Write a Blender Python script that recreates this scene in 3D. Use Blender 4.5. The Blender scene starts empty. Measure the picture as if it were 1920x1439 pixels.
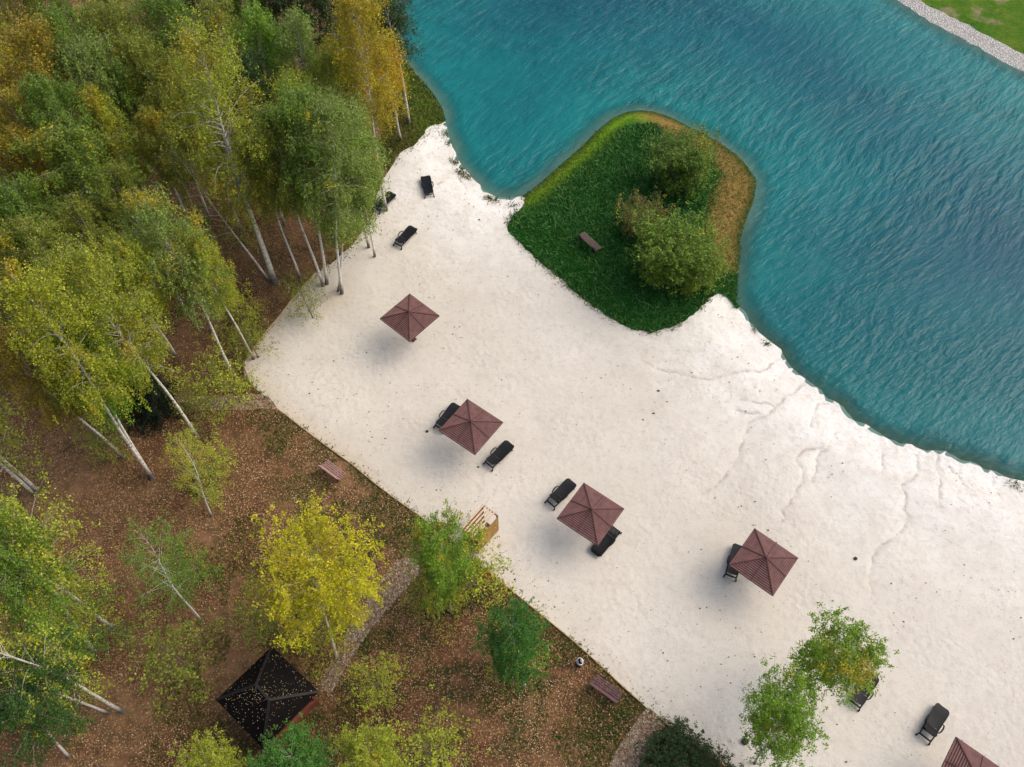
import bpy, math, random
import numpy as np
from mathutils import Vector, Matrix, noise as mnoise
from mathutils.geometry import delaunay_2d_cdt

S = bpy.context.scene
C = S.collection
R = math.radians

# ------------------------------------------------------------------ camera, sky, sun, exposure
CAM_H, PITCH, FOC = 44.8, R(57.6), 1582.0
cam_d = bpy.data.cameras.new('camera')
cam = bpy.data.objects.new('camera', cam_d)
C.objects.link(cam)
cam.location = (0, 0, CAM_H)
cam.rotation_euler = (R(90) - PITCH, 0, 0)
cam_d.sensor_width = 36.0
cam_d.lens = 36.0 * FOC / 1920.0
cam_d.clip_start, cam_d.clip_end = 0.5, 1500
S.camera = cam

SUN_EL, SUN_AZ = R(48), R(74)        # azimuth measured clockwise from +Y
W = bpy.data.worlds.new('World')
S.world = W
W.use_nodes = True
nt = W.node_tree
sky = nt.nodes.new('ShaderNodeTexSky')
sky.sky_type = 'NISHITA'
sky.sun_disc = False
sky.sun_elevation, sky.sun_rotation = SUN_EL, SUN_AZ
sky.air_density, sky.dust_density, sky.ozone_density = 0.8, 5.0, 0.6
nt.nodes['Background'].inputs[1].default_value = 0.15
nt.links.new(sky.outputs[0], nt.nodes['Background'].inputs[0])
sl = bpy.data.lights.new('sun', 'SUN')
sl.energy, sl.angle, sl.color = 0.80, R(72), (1.0, 0.93, 0.84)
so = bpy.data.objects.new('sun', sl)
C.objects.link(so)
sd = Vector((math.sin(SUN_AZ) * math.cos(SUN_EL), math.cos(SUN_AZ) * math.cos(SUN_EL), math.sin(SUN_EL)))
so.rotation_euler = sd.to_track_quat('Z', 'Y').to_euler()
S.view_settings.view_transform = 'Standard'
S.view_settings.look = 'None'
S.view_settings.gamma = 1.0
S.view_settings.exposure = 0.38
S.cycles.max_bounces = 6
S.cycles.diffuse_bounces = 3
S.cycles.transparent_max_bounces = 8

# ------------------------------------------------------------------ geometry helpers
_f = np.array([0, math.cos(PITCH), -math.sin(PITCH)])
_u = np.array([0, math.sin(PITCH), math.cos(PITCH)])
_r = np.array([1.0, 0, 0])


def ray_to(x, y, z=0.0):
    """where the sight line through photo point (x, y) meets the level z"""
    d = _f + _r * (x - 960) / FOC - _u * (y - 719.5) / FOC
    t = (z - CAM_H) / d[2]
    return (d[0] * t, d[1] * t)


WZ = -0.35                                # water level


def tag(o, label=None, cat=None, group=None, kind=None):
    if label: o['label'] = label
    if cat: o['category'] = cat
    if group: o['group'] = group
    if kind: o['kind'] = kind
    return o


def empty(name, loc, rz=0.0):
    o = bpy.data.objects.new(name, None)
    o.empty_display_size = 0.3
    C.objects.link(o)
    o.location = loc
    o.rotation_euler = (0, 0, rz)
    return o


def np_mesh(name, V, F, mat=None, smooth=False):
    """V (n,3); F (m,k) all the same k"""
    V = np.asarray(V, dtype=np.float32)
    F = np.asarray(F, dtype=np.int32)
    me = bpy.data.meshes.new(name)
    k = F.shape[1]
    me.vertices.add(len(V))
    me.vertices.foreach_set('co', V.ravel())
    me.loops.add(F.size)
    me.loops.foreach_set('vertex_index', F.ravel())
    me.polygons.add(len(F))
    me.polygons.foreach_set('loop_start', np.arange(0, F.size, k, dtype=np.int32))
    me.polygons.foreach_set('loop_total', np.full(len(F), k, dtype=np.int32))
    if smooth:
        me.polygons.foreach_set('use_smooth', np.ones(len(F), dtype=bool))
    me.update(calc_edges=True)
    if mat: me.materials.append(mat)
    return me


def link(name, me, parent=None):
    o = bpy.data.objects.new(name, me)
    C.objects.link(o)
    if parent: o.parent = parent
    return o


class MB:
    """collects boxes, bars and tubes into one mesh"""
    def __init__(s): s.v, s.f = [], []

    def add(s, vs, fs):
        n = len(s.v)
        s.v += [tuple(v) for v in vs]
        s.f += [tuple(i + n for i in f) for f in fs]

    def box(s, c, d, M=None, ch=0.0):
        hx, hy, hz = d[0] / 2, d[1] / 2, d[2] / 2
        if ch <= 0:
            vs = [Vector((sx * hx, sy * hy, sz * hz)) for sz in (-1, 1) for sx, sy in ((-1, -1), (1, -1), (1, 1), (-1, 1))]
            fs = [(3, 2, 1, 0), (4, 5, 6, 7), (0, 1, 5, 4), (1, 2, 6, 5), (2, 3, 7, 6), (3, 0, 4, 7)]
        else:
            vs = []
            for z, k in ((-hz, 1), (-hz + ch, 0), (hz - ch, 0), (hz, 1)):
                for sx, sy in ((-1, -1), (1, -1), (1, 1), (-1, 1)):
                    vs.append(Vector((sx * (hx - k * ch), sy * (hy - k * ch), z)))
            fs = [(3, 2, 1, 0), (12, 13, 14, 15)]
            for l in range(3):
                for i in range(4):
                    j = (i + 1) % 4
                    fs.append((l * 4 + i, l * 4 + j, l * 4 + 4 + j, l * 4 + 4 + i))
        c = Vector(c)
        vs = [(M @ v if M else v) + c for v in vs]
        s.add(vs, fs)

    def bar(s, a, b, w, h, up=(0, 0, 1), ch=0.0):
        a, b = Vector(a), Vector(b)
        x = (b - a).normalized()
        y = Vector(up).cross(x)
        if y.length < 1e-4: y = Vector((0, 1, 0)).cross(x)
        y.normalize()
        z = x.cross(y)
        M = Matrix((x, y, z)).transposed()
        s.box((a + b) / 2, ((b - a).length, w, h), M, ch)

    def tube(s, pts, rs, n=8, cap=True):
        pts = [Vector(p) for p in pts]
        if not hasattr(rs, '__len__'): rs = [rs] * len(pts)
        rings = []
        ref = Vector((0.13, 0.9, 0.31)).normalized()
        vs, fs = [], []
        for i, p in enumerate(pts):
            t = (pts[min(i + 1, len(pts) - 1)] - pts[max(i - 1, 0)]).normalized()
            a = t.cross(ref)
            if a.length < 0.05: a = t.cross(Vector((1, 0, 0)))
            a.normalize()
            b = t.cross(a)
            for k in range(n):
                an = 2 * math.pi * k / n
                vs.append(p + (a * math.cos(an) + b * math.sin(an)) * rs[i])
        for i in range(len(pts) - 1):
            for k in range(n):
                k2 = (k + 1) % n
                fs.append((i * n + k, i * n + k2, (i + 1) * n + k2, (i + 1) * n + k))
        if cap:
            fs.append(tuple(range(n)))
            fs.append(tuple((len(pts) - 1) * n + k for k in reversed(range(n))))
        s.add(vs, fs)

    def mesh(s, name, mat, smooth=False):
        me = bpy.data.meshes.new(name)
        me.from_pydata(s.v, [], s.f)
        me.materials.append(mat)
        if smooth: me.polygons.foreach_set('use_smooth', [True] * len(me.polygons))
        me.update()
        return me

    def build(s, name, mat, parent=None, smooth=False):
        return link(name, s.mesh(name, mat, smooth), parent)


def copy_tree(o, parent=None):
    c = o.copy()
    C.objects.link(c)
    c.parent = parent
    for ch in [x for x in bpy.data.objects if x.parent == o]:
        copy_tree(ch, c)
    return c


# ------------------------------------------------------------------ material helpers
class NT:
    def __init__(s, name):
        s.m = bpy.data.materials.new(name)
        s.m.use_nodes = True
        s.t = s.m.node_tree
        s.b = s.t.nodes['Principled BSDF']
        s.out = s.t.nodes['Material Output']

    def n(s, typ, **kw):
        nd = s.t.nodes.new(typ)
        for k, v in kw.items(): setattr(nd, k, v)
        return nd

    def l(s, a, b): s.t.links.new(a, b)

    def val(s, sock, v):
        if isinstance(v, (int, float)): sock.default_value = v
        elif isinstance(v, (tuple, list)):
            sock.default_value = (*v, 1) if (len(v) == 3 and len(sock.default_value) == 4) else v
        else: s.l(v, sock)

    def coord(s, scale=(1, 1, 1), rot=(0, 0, 0), typ='Object'):
        c = s.n('ShaderNodeTexCoord')
        m = s.n('ShaderNodeMapping')
        s.l(c.outputs[typ], m.inputs[0])
        m.inputs['Rotation'].default_value = rot
        m.inputs['Scale'].default_value = scale
        return m.outputs[0]

    def noise(s, vec, scale, detail=4, rough=0.55, dist=0.0):
        nd = s.n('ShaderNodeTexNoise')
        s.l(vec, nd.inputs['Vector'])
        nd.inputs['Scale'].default_value = scale
        nd.inputs['Detail'].default_value = detail
        nd.inputs['Roughness'].default_value = rough
        nd.inputs['Distortion'].default_value = dist
        return nd.outputs[0]

    def voro(s, vec, scale, feature='F1', out='Distance', rnd=1.0):
        nd = s.n('ShaderNodeTexVoronoi', feature=feature)
        s.l(vec, nd.inputs['Vector'])
        nd.inputs['Scale'].default_value = scale
        nd.inputs['Randomness'].default_value = rnd
        return nd.outputs[out]

    def rng(s, v, a, b, c=0.0, d=1.0):
        nd = s.n('ShaderNodeMapRange')
        s.val(nd.inputs[0], v)
        for i, q in enumerate((a, b, c, d)): nd.inputs[i + 1].default_value = q
        return nd.outputs[0]

    def math(s, op, a, b=0.0):
        nd = s.n('ShaderNodeMath', operation=op)
        s.val(nd.inputs[0], a)
        s.val(nd.inputs[1], b)
        return nd.outputs[0]

    def mix(s, f, a, b, mode='MIX'):
        nd = s.n('ShaderNodeMix', data_type='RGBA', blend_type=mode)
        s.val(nd.inputs[0], f)
        s.val(nd.inputs[6], a)
        s.val(nd.inputs[7], b)
        return nd.outputs[2]

    def attr(s, name, out='Fac', typ='GEOMETRY'):
        nd = s.n('ShaderNodeAttribute', attribute_name=name, attribute_type=typ)
        return nd.outputs[out]

    def bump(s, h, dist, strength=1.0, normal=None):
        nd = s.n('ShaderNodeBump')
        s.val(nd.inputs['Height'], h)
        nd.inputs['Distance'].default_value = dist
        nd.inputs['Strength'].default_value = strength
        if normal: s.l(normal, nd.inputs['Normal'])
        return nd.outputs[0]

    def fin(s, col, rough=0.8, spec=0.3, bump=None):
        s.val(s.b.inputs['Base Color'], col)
        s.val(s.b.inputs['Roughness'], rough)
        s.b.inputs['Specular IOR Level'].default_value = spec
        if bump is not None: s.l(bump, s.b.inputs['Normal'])
        return s.m


def simple(name, col, rough=0.7, var=0.25, scale=6.0, spec=0.3, stretch=(1, 1, 1), dist=0.004):
    t = NT(name)
    v = t.coord(stretch)
    n1 = t.noise(v, scale, 5, 0.6)
    n2 = t.noise(v, scale * 7, 3, 0.6)
    dark = tuple(c * (1 - var) for c in col)
    lite = tuple(min(1, c * (1 + var)) for c in col)
    c = t.mix(t.rng(n1, 0.3, 0.7), dark, lite)
    c = t.mix(t.rng(n2, 0.35, 0.7, 0, 0.35), c, tuple(q * 0.6 for q in col))
    return t.fin(c, rough, spec, t.bump(n2, dist))


# sand -----------------------------------------------------------------
def mat_sand():
    t = NT('white_sand')
    v = t.coord()
    big = t.noise(v, 0.09, 4, 0.5)
    mid = t.noise(v, 0.7, 4, 0.6)
    foot = t.noise(v, 2.6, 3, 0.55, 0.6)
    dim = t.voro(v, 2.2, 'SMOOTH_F1')
    fine = t.noise(v, 11.0, 3, 0.6)
    rill = t.attr('rill')
    shore = t.attr('shore')
    c = t.mix(t.rng(big, 0.35, 0.65), (0.590, 0.555, 0.475), (0.680, 0.645, 0.567))
    c = t.mix(t.math('MULTIPLY', t.rng(t.math('ADD', shore, t.rng(mid, 0, 1, -3, 3)), 9, 1), 0.85), c, (0.79, 0.79, 0.745))
    c = t.mix(t.rng(mid, 0.42, 0.68, 0, 0.35), c, (0.56, 0.515, 0.44))
    c = t.mix(t.rng(foot, 0.5, 0.72, 0, 0.35), c, (0.45, 0.405, 0.345))
    c = t.mix(t.rng(t.noise(v, 8.0, 3, 0.65, 0.5), 0.55, 0.72, 0, 0.4), c, (0.42, 0.37, 0.31))
    # scattered dark crumbs of litter lying in the sand
    sp = t.voro(v, 2.3)
    spn = t.noise(v, 0.35, 3, 0.6)
    f = t.math('MULTIPLY', t.rng(sp, 0.075, 0.045), t.rng(spn, 0.42, 0.6))
    c = t.mix(f, c, (0.16, 0.13, 0.09))
    sp2 = t.voro(v, 6.0)
    f2 = t.math('MULTIPLY', t.rng(sp2, 0.12, 0.07), t.rng(t.noise(v, 0.9, 2, 0.5), 0.48, 0.62, 0, 0.7))
    c = t.mix(f2, c, (0.25, 0.20, 0.14))
    forest = t.attr('litter')
    sp3 = t.voro(v, 4.0)
    thr = t.math('MULTIPLY', forest, 0.3)
    f3 = t.math('LESS_THAN', sp3, t.math('MULTIPLY', thr, t.rng(t.noise(v, 1.6, 3, 0.6), 0.35, 0.7)))
    c = t.mix(t.math('MULTIPLY', f3, 0.75), c, (0.30, 0.20, 0.10))
    c = t.mix(t.math('MULTIPLY', forest, 0.5), c, (0.46, 0.37, 0.25))
    c = t.mix(t.math('MULTIPLY', rill, t.rng(t.noise(v, 1.8, 3, 0.6), 0.4, 0.6, 0.15, 0.75)), c, (0.36, 0.31, 0.27))
    tramp = t.rng(t.noise(v, 0.22, 3, 0.6), 0.42, 0.6, 0.15, 1.0)
    b = t.bump(mid, 0.05, 0.5)
    b = t.bump(t.math('MULTIPLY', foot, tramp), 0.045, 0.7, b)
    b = t.bump(t.math('MULTIPLY', t.voro(v, 3.4, 'SMOOTH_F1'), tramp), 0.045, 0.7, b)
    b = t.bump(fine, 0.012, 1.0, b)
    return t.fin(c, 0.95, 0.1, b)


def mat_forest():
    t = NT('leaf_litter')
    v = t.coord()
    big = t.noise(v, 0.16, 5, 0.6)
    big2 = t.noise(t.coord((1, 1, 1), (0, 0, 1.0)), 0.33, 5, 0.65)
    mid = t.noise(v, 1.6, 5, 0.65)
    cell = t.voro(v, 11.0, out='Color')
    cd = t.voro(v, 11.0)
    sep = t.n('ShaderNodeSeparateColor')
    t.l(cell, sep.inputs[0])
    c = t.mix(t.rng(big, 0.38, 0.62), (0.095, 0.040, 0.020), (0.265, 0.155, 0.078))
    c = t.mix(t.rng(mid, 0.4, 0.7, 0, 0.7), c, (0.06, 0.03, 0.017))
    gr = t.math('MULTIPLY', t.rng(big2, 0.46, 0.56), t.rng(mid, 0.3, 0.55))
    gr = t.math('MULTIPLY', gr, t.attr('green'))
    c = t.mix(gr, c, (0.030, 0.046, 0.013))
    leaf = t.mix(sep.outputs[1], (0.46, 0.28, 0.14), (0.22, 0.095, 0.045))
    f = t.math('MULTIPLY', t.math('GREATER_THAN', sep.outputs[0], 0.5), t.rng(cd, 0.55, 0.35))
    c = t.mix(t.math('MULTIPLY', f, 0.75), c, leaf)
    b = t.bump(mid, 0.08)
    b = t.bump(sep.outputs[2], 0.03, 0.7, b)
    return t.fin(c, 0.9, 0.15, b)


def mat_grass(name, kind):
    t = NT(name)
    v = t.coord()
    n1 = t.noise(v, 0.5, 4, 0.6)
    n2 = t.noise(v, 3.5, 5, 0.7)
    n3 = t.noise(v, 14, 3, 0.6)
    rim = t.attr('shore')
    if kind == 'pen':
        c = t.mix(t.rng(n1, 0.35, 0.65), (0.013, 0.085, 0.009), (0.028, 0.135, 0.015))
        x = t.attr('east')
        edge = t.rng(t.math('ADD', t.math('ADD', rim, t.rng(x, 0, 1, 1.3, 0)), t.rng(n1, 0, 1, -1.0, 1.0)), 3.7, 2.2)
        rc = t.mix(x, (0.15, 0.32, 0.010), (0.30, 0.19, 0.06))
        rc = t.mix(t.rng(n2, 0.4, 0.7, 0, 0.5), rc, (0.10, 0.12, 0.012))
        c = t.mix(t.math('MULTIPLY', edge, t.attr('band')), c, rc)
        wet = t.rng(rim, 0.7, 0.2)
        c = t.mix(t.math('MULTIPLY', wet, 0.8), c, (0.035, 0.075, 0.01))
    elif kind == 'verge':
        c = t.mix(t.rng(t.math('ADD', rim, t.rng(n1, 0, 1, -1.5, 1.5)), 3.2, 1.8), (0.15, 0.13, 0.035), (0.095, 0.24, 0.010))
        c = t.mix(t.rng(n2, 0.35, 0.65, 0, 0.75), c, (0.055, 0.05, 0.018))
    else:
        c = t.mix(t.rng(n1, 0.4, 0.62), (0.06, 0.17, 0.010), (0.13, 0.21, 0.02))
        c = t.mix(t.rng(t.noise(v, 0.25, 3, 0.6), 0.58, 0.66), c, (0.28, 0.25, 0.14))
    c = t.mix(t.rng(n2, 0.5, 0.7, 0, 0.5), c, (0.012, 0.022, 0.005))
    b = t.bump(n2, 0.12)
    b = t.bump(n3, 0.05, 0.8, b)
    return t.fin(c, 0.9, 0.1, b)


def mat_gravel(name, c1, c2, sc, litter=0.0):
    t = NT(name)
    v = t.coord()
    cell = t.voro(v, sc, out='Color')
    cd = t.voro(v, sc)
    sep = t.n('ShaderNodeSeparateColor')
    t.l(cell, sep.inputs[0])
    c = t.mix(sep.outputs[0], c1, c2)
    c = t.mix(t.rng(cd, 0.35, 0.62), c, tuple(q * 0.55 for q in c1))
    if litter:
        n = t.noise(v, 5.0, 4, 0.7)
        c = t.mix(t.rng(n, 0.62 - litter * 0.2, 0.68 - litter * 0.2, 0, 0.85), c, (0.17, 0.09, 0.045))
        c = t.mix(t.rng(t.noise(v, 1.0, 3), 0.4, 0.7, 0, 0.4), c, (0.25, 0.18, 0.11))
    b = t.bump(t.rng(cd, 0.6, 0.1), 0.06)
    return t.fin(c, 0.9, 0.15, b)


def mat_water():
    t = NT('lake_water')
    v0 = t.coord()
    warp = t.n('ShaderNodeVectorMath', operation='MULTIPLY_ADD')
    nz = t.n('ShaderNodeTexNoise')
    t.l(v0, nz.inputs['Vector'])
    nz.inputs['Scale'].default_value = 0.06
    nz.inputs['Detail'].default_value = 2
    t.l(nz.outputs['Color'], warp.inputs[0])
    warp.inputs[1].default_value = (3.0, 3.0, 0)
    t.l(v0, warp.inputs[2])

    def mp(rz, sx, sy):
        m = t.n('ShaderNodeMapping', vector_type='TEXTURE')   # turns first, then stretches
        t.l(warp.outputs[0], m.inputs[0])
        m.inputs['Rotation'].default_value = (0, 0, -rz)
        m.inputs['Scale'].default_value = (1 / sx, 1 / sy, 1)
        return m.outputs[0]
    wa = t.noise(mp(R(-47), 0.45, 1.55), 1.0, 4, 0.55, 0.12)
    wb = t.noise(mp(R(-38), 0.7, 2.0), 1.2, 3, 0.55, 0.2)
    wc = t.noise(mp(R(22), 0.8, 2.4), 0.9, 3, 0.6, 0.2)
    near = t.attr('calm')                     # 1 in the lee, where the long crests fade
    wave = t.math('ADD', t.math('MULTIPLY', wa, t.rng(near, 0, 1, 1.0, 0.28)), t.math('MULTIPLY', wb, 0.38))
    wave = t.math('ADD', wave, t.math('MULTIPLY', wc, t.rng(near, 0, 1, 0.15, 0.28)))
    dep = t.attr('shore')
    big = t.noise(v0, 0.07, 3, 0.5)
    deep = t.rng(t.math('ADD', dep, t.rng(big, 0, 1, -6, 6)), 1, 16)
    c = t.mix(deep, (0.008, 0.185, 0.185), (0.000, 0.082, 0.122))
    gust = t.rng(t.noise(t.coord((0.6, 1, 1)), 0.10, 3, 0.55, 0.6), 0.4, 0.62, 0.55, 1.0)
    c = t.mix(t.math('MULTIPLY', t.rng(wave, 1.02, 0.62), gust), c, t.mix(0.45, c, (0.0, 0.045, 0.07)))  # wave shading painted into the colour: troughs darkened, crests left lighter
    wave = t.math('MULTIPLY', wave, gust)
    t.b.inputs['IOR'].default_value = 1.333
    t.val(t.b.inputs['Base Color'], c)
    t.b.inputs['Roughness'].default_value = 0.12
    t.b.inputs['Specular IOR Level'].default_value = 0.27
    b = t.bump(wave, 0.33, 1.0)
    t.l(b, t.b.inputs['Normal'])
    # clear shallows: the milky water hides the bed within about a metre and a half of the edge
    tr = t.n('ShaderNodeBsdfTransparent')
    tr.inputs[0].default_value = (0.62, 0.74, 0.70, 1)
    mx = t.n('ShaderNodeMixShader')
    e = t.math('ADD', dep, t.rng(t.noise(v0, 0.5, 3, 0.6), 0, 1, -0.5, 0.5))
    t.l(t.rng(e, 0.1, 1.5, 0.35, 1.0), mx.inputs[0])
    t.l(tr.outputs[0], mx.inputs[1])
    t.l(t.b.outputs[0], mx.inputs[2])
    t.l(mx.outputs[0], t.out.inputs['Surface'])
    return t.m


def mat_bed():
    t = NT('lake_bed_silt')
    v = t.coord()
    n = t.noise(v, 1.2, 4, 0.6)
    east = t.attr('east')
    c = t.mix(t.rng(n, 0.3, 0.7), (0.36, 0.36, 0.28), (0.46, 0.45, 0.36))
    c = t.mix(east, c, t.mix(t.rng(n, 0.3, 0.7), (0.12, 0.10, 0.045), (0.22, 0.17, 0.08)))
    return t.fin(c, 0.9, 0.1, t.bump(n, 0.05))


def mat_leaf(name):
    t = NT(name)
    oi = t.n('ShaderNodeObjectInfo')
    v = t.coord()
    shift = t.n('ShaderNodeVectorMath', operation='ADD')
    t.l(v, shift.inputs[0])
    comb = t.n('ShaderNodeCombineXYZ')
    t.l(t.math('MULTIPLY', oi.outputs['Random'], 91.0), comb.inputs[0])
    t.l(t.math('MULTIPLY', oi.outputs['Random'], 37.0), comb.inputs[1])
    t.l(comb.outputs[0], shift.inputs[1])
    big = t.noise(shift.outputs[0], 0.42, 3, 0.55)
    f = t.attr('tone')
    aut = oi.outputs['Alpha']
    # the turned part of the crown: gold patches whose share grows with the alpha of the object colour
    lo = t.math('SUBTRACT', 0.74, t.math('MULTIPLY', aut, 0.46))
    turned = t.n('ShaderNodeMapRange')
    t.l(t.math('ADD', big, t.math('MULTIPLY', t.math('SUBTRACT', f, 0.5), 0.16)), turned.inputs[0])
    t.l(lo, turned.inputs[1])
    t.l(t.math('ADD', lo, 0.10), turned.inputs[2])
    c = t.mix(turned.outputs[0], oi.outputs['Color'], (0.40, 0.33, 0.020))
    c = t.mix(t.rng(f, 0.05, 0.5, 0.9, 0), c, t.mix(1.0, c, (0.25, 0.32, 0.28), 'MULTIPLY'))
    c = t.mix(t.rng(f, 0.66, 0.95, 0, 0.85), c, t.mix(1.0, c, (1.9, 1.75, 2.2), 'MULTIPLY'))
    t.fin(c, 0.55, 0.35)
    tl = t.n('ShaderNodeBsdfTranslucent')
    t.l(t.mix(1.0, c, (1.5, 1.45, 0.7), 'MULTIPLY'), tl.inputs[0])
    mx = t.n('ShaderNodeMixShader')
    mx.inputs[0].default_value = 0.28
    t.l(t.b.outputs[0], mx.inputs[1])
    t.l(tl.outputs[0], mx.inputs[2])
    t.l(mx.outputs[0], t.out.inputs['Surface'])
    return t.m


def mat_bark(name, c1, c2, marks):
    t = NT(name)
    v = t.coord((1, 1, 4.0))
    n = t.noise(v, 2.4, 5, 0.7)
    n2 = t.noise(t.coord((1, 1, 1)), 6, 3, 0.6)
    c = t.mix(t.rng(n2, 0.3, 0.7), c1, c2)
    c = t.mix(t.rng(n, 0.56, 0.62, 0, marks), c, (0.03, 0.026, 0.022))
    foot = t.rng(t.attr('hh'), 0.085, 0.03)
    c = t.mix(t.math('MULTIPLY', foot, 0.9), c, (0.05, 0.04, 0.032))
    c = t.mix(t.attr('thin'), c, (0.20, 0.16, 0.095))
    return t.fin(c, 0.8, 0.2, t.bump(n, 0.01))


def mat_tone(name, cols, rough=0.85):
    """colour picked per small face from a few real ones by its stored tone"""
    t = NT(name)
    f = t.attr('tone')
    cr = t.n('ShaderNodeValToRGB')
    el = cr.color_ramp.elements
    while len(el) < len(cols): el.new(0.5)
    for i, c in enumerate(cols):
        el[i].position = i / (len(cols) - 1)
        el[i].color = (*c, 1)
    t.l(f, cr.inputs[0])
    return t.fin(cr.outputs[0], rough, 0.2)


M_SAND, M_FOREST, M_WATER, M_BED = mat_sand(), mat_forest(), mat_water(), mat_bed()
M_PEN, M_VERGE, M_LAWN = mat_grass('peninsula_grass', 'pen'), mat_grass('verge_grass', 'verge'), mat_grass('lawn_grass', 'lawn')
M_PATH = mat_gravel('path_gravel', (0.52, 0.43, 0.32), (0.70, 0.60, 0.48), 11.0, 0.75)
M_SHINGLE = mat_gravel('shore_stones', (0.60, 0.58, 0.53), (0.74, 0.72, 0.68), 8.0)
M_LEAF = mat_leaf('leaves')
M_BIRCH = mat_bark('birch_bark', (0.62, 0.58, 0.49), (0.78, 0.75, 0.68), 0.92)
M_BRANCH = mat_bark('grey_bark', (0.17, 0.14, 0.09), (0.26, 0.22, 0.15), 0.5)
M_ROOFWOOD = simple('stained_planks', (0.190, 0.098, 0.090), 0.75, 0.28, 3.0, 0.25, (1, 1, 1))
M_DARKWOOD = simple('dark_stained_wood', (0.10, 0.042, 0.036), 0.75, 0.25, 4.0)
M_PLASTIC = simple('black_plastic', (0.010, 0.0115, 0.014), 0.5, 0.3, 3.0, 0.2, dist=0.001)
M_BENCHWOOD = simple('bench_slats', (0.36, 0.22, 0.20), 0.6, 0.3, 4.0, 0.35)
M_BENCHWOOD2 = simple('plum_bench_slats', (0.13, 0.062, 0.075), 0.6, 0.3, 4.0, 0.35)
M_BENCHWOOD3 = simple('weathered_bench_slats', (0.21, 0.14, 0.13), 0.7, 0.3, 4.0, 0.3)
M_IRON = simple('dark_iron', (0.02, 0.02, 0.02), 0.5, 0.2, 5.0, 0.4)
M_PALEWOOD = simple('fresh_pale_planks', (0.66, 0.50, 0.36), 0.7, 0.18, 3.0)
M_OCHREWOOD = simple('ochre_boards', (0.40, 0.215, 0.060), 0.65, 0.25, 3.0, 0.3, (1, 1, 0.2))
M_EDGE = simple('edging_timber', (0.46, 0.33, 0.18), 0.85, 0.4, 2.0)
M_ROOFDARK = simple('dark_roof_shingle', (0.007, 0.006, 0.0055), 0.9, 0.4, 2.0, 0.12)
M_TERRA = simple('red_brown_timber', (0.20, 0.060, 0.036), 0.6, 0.3, 3.0)
M_FALLEN = mat_tone('fallen_leaves', [(0.10, 0.045, 0.02), (0.20, 0.10, 0.045), (0.30, 0.16, 0.07), (0.44, 0.29, 0.12), (0.62, 0.50, 0.33)])
M_BLADE = mat_tone('grass_blades', [(0.010, 0.065, 0.008), (0.022, 0.13, 0.016), (0.05, 0.20, 0.03), (0.20, 0.38, 0.12)])
M_WEED = mat_tone('olive_blades', [(0.03, 0.05, 0.010), (0.08, 0.11, 0.016), (0.16, 0.17, 0.03), (0.27, 0.24, 0.07)])
M_DEBRIS = mat_tone('debris', [(0.03, 0.025, 0.015), (0.08, 0.07, 0.03), (0.14, 0.10, 0.05)])
M_STONE = simple('dark_stone', (0.05, 0.045, 0.04), 0.9, 0.4, 8.0)
M_WHITEBAG = simple('white_liner', (0.65, 0.66, 0.66), 0.5, 0.1, 6.0)

# ------------------------------------------------------------------ outlines (photo points dropped on the ground)
rng = np.random.default_rng(7)


def ground_line(pts, z=0.0):
    return [ray_to(x, y, z) for x, y in pts]


def rough_line(P, step=0.35, amp=0.12, sc=0.9, seed=0.0, closed=False):
    P = [np.array(p, float) for p in P]
    if closed: P = P + [P[0]]
    # Catmull-Rom smoothing, then small natural wobble
    out = []
    n = len(P)
    for i in range(n - 1):
        p0, p1, p2, p3 = P[max(i - 1, 0)], P[i], P[i + 1], P[min(i + 2, n - 1)]
        L = np.linalg.norm(p2 - p1)
        k = max(1, int(L / step)) if L < 40 else 6
        for j in range(k):
            t = j / k
            q = 0.5 * ((2 * p1) + (-p0 + p2) * t + (2 * p0 - 5 * p1 + 4 * p2 - p3) * t * t + (-p0 + 3 * p1 - 3 * p2 + p3) * t ** 3)
            if amp:
                a = mnoise.noise(Vector((q[0] * sc, q[1] * sc, seed))) + 0.6 * mnoise.noise(Vector((q[0] * sc * 3, q[1] * sc * 3, seed + 5)))
                b = mnoise.noise(Vector((q[0] * sc, q[1] * sc, seed + 11)))
                q = q + np.array([a, b]) * amp
            out.append((float(q[0]), float(q[1])))
    if not closed: out.append((float(P[-1][0]), float(P[-1][1])))
    return out


near_shore_px = [(690, -260), (735, -60), (740, 0), (741, 60), (746, 95), (765, 120), (790, 150), (815, 180), (831, 210), (838, 240), (847, 270),
                 (862, 303), (884, 332), (905, 352), (925, 366), (950, 371), (978, 367), (1010, 345), (1050, 310), (1090, 275), (1125, 240),
                 (1160, 216), (1200, 207), (1245, 215), (1290, 236), (1340, 262), (1385, 295), (1410, 325), (1418, 347), (1412, 378), (1400, 410),
                 (1390, 445), (1387, 490), (1382, 530), (1380, 558), (1395, 582), (1412, 608), (1436, 636), (1462, 658), (1480, 684), (1510, 710), (1545, 740),
                 (1580, 764), (1605, 786), (1640, 808), (1680, 827), (1720, 836), (1770, 850), (1820, 866), (1870, 884), (1925, 907), (2060, 960), (2350, 1040)]
shore_w = ground_line(near_shore_px, WZ)
ns = rough_line(shore_w, 0.3, 0.0)
ns2 = []
for (x, y) in ns:
    # the sandy shore on the right is nibbled into small scallops, the rest runs smooth
    k = 0.20 if (x > 13.5 and y < 36) else (0.05 if y > 38 else 0.10)
    a = mnoise.noise(Vector((x * 0.9, y * 0.9, 3))) + 0.5 * mnoise.noise(Vector((x * 2.3, y * 2.3, 8)))
    ns2.append((x + a * k * 1.2, y + a * k * 1.2))
far_shore = rough_line(ground_line([(2900, 620), (2300, 325), (2050, 200), (1920, 137), (1847, 97), (1780, 63), (1713, 23), (1680, 0), (1600, -50), (1500, -110), (1350, -190)], WZ), 0.6, 0.12)
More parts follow.
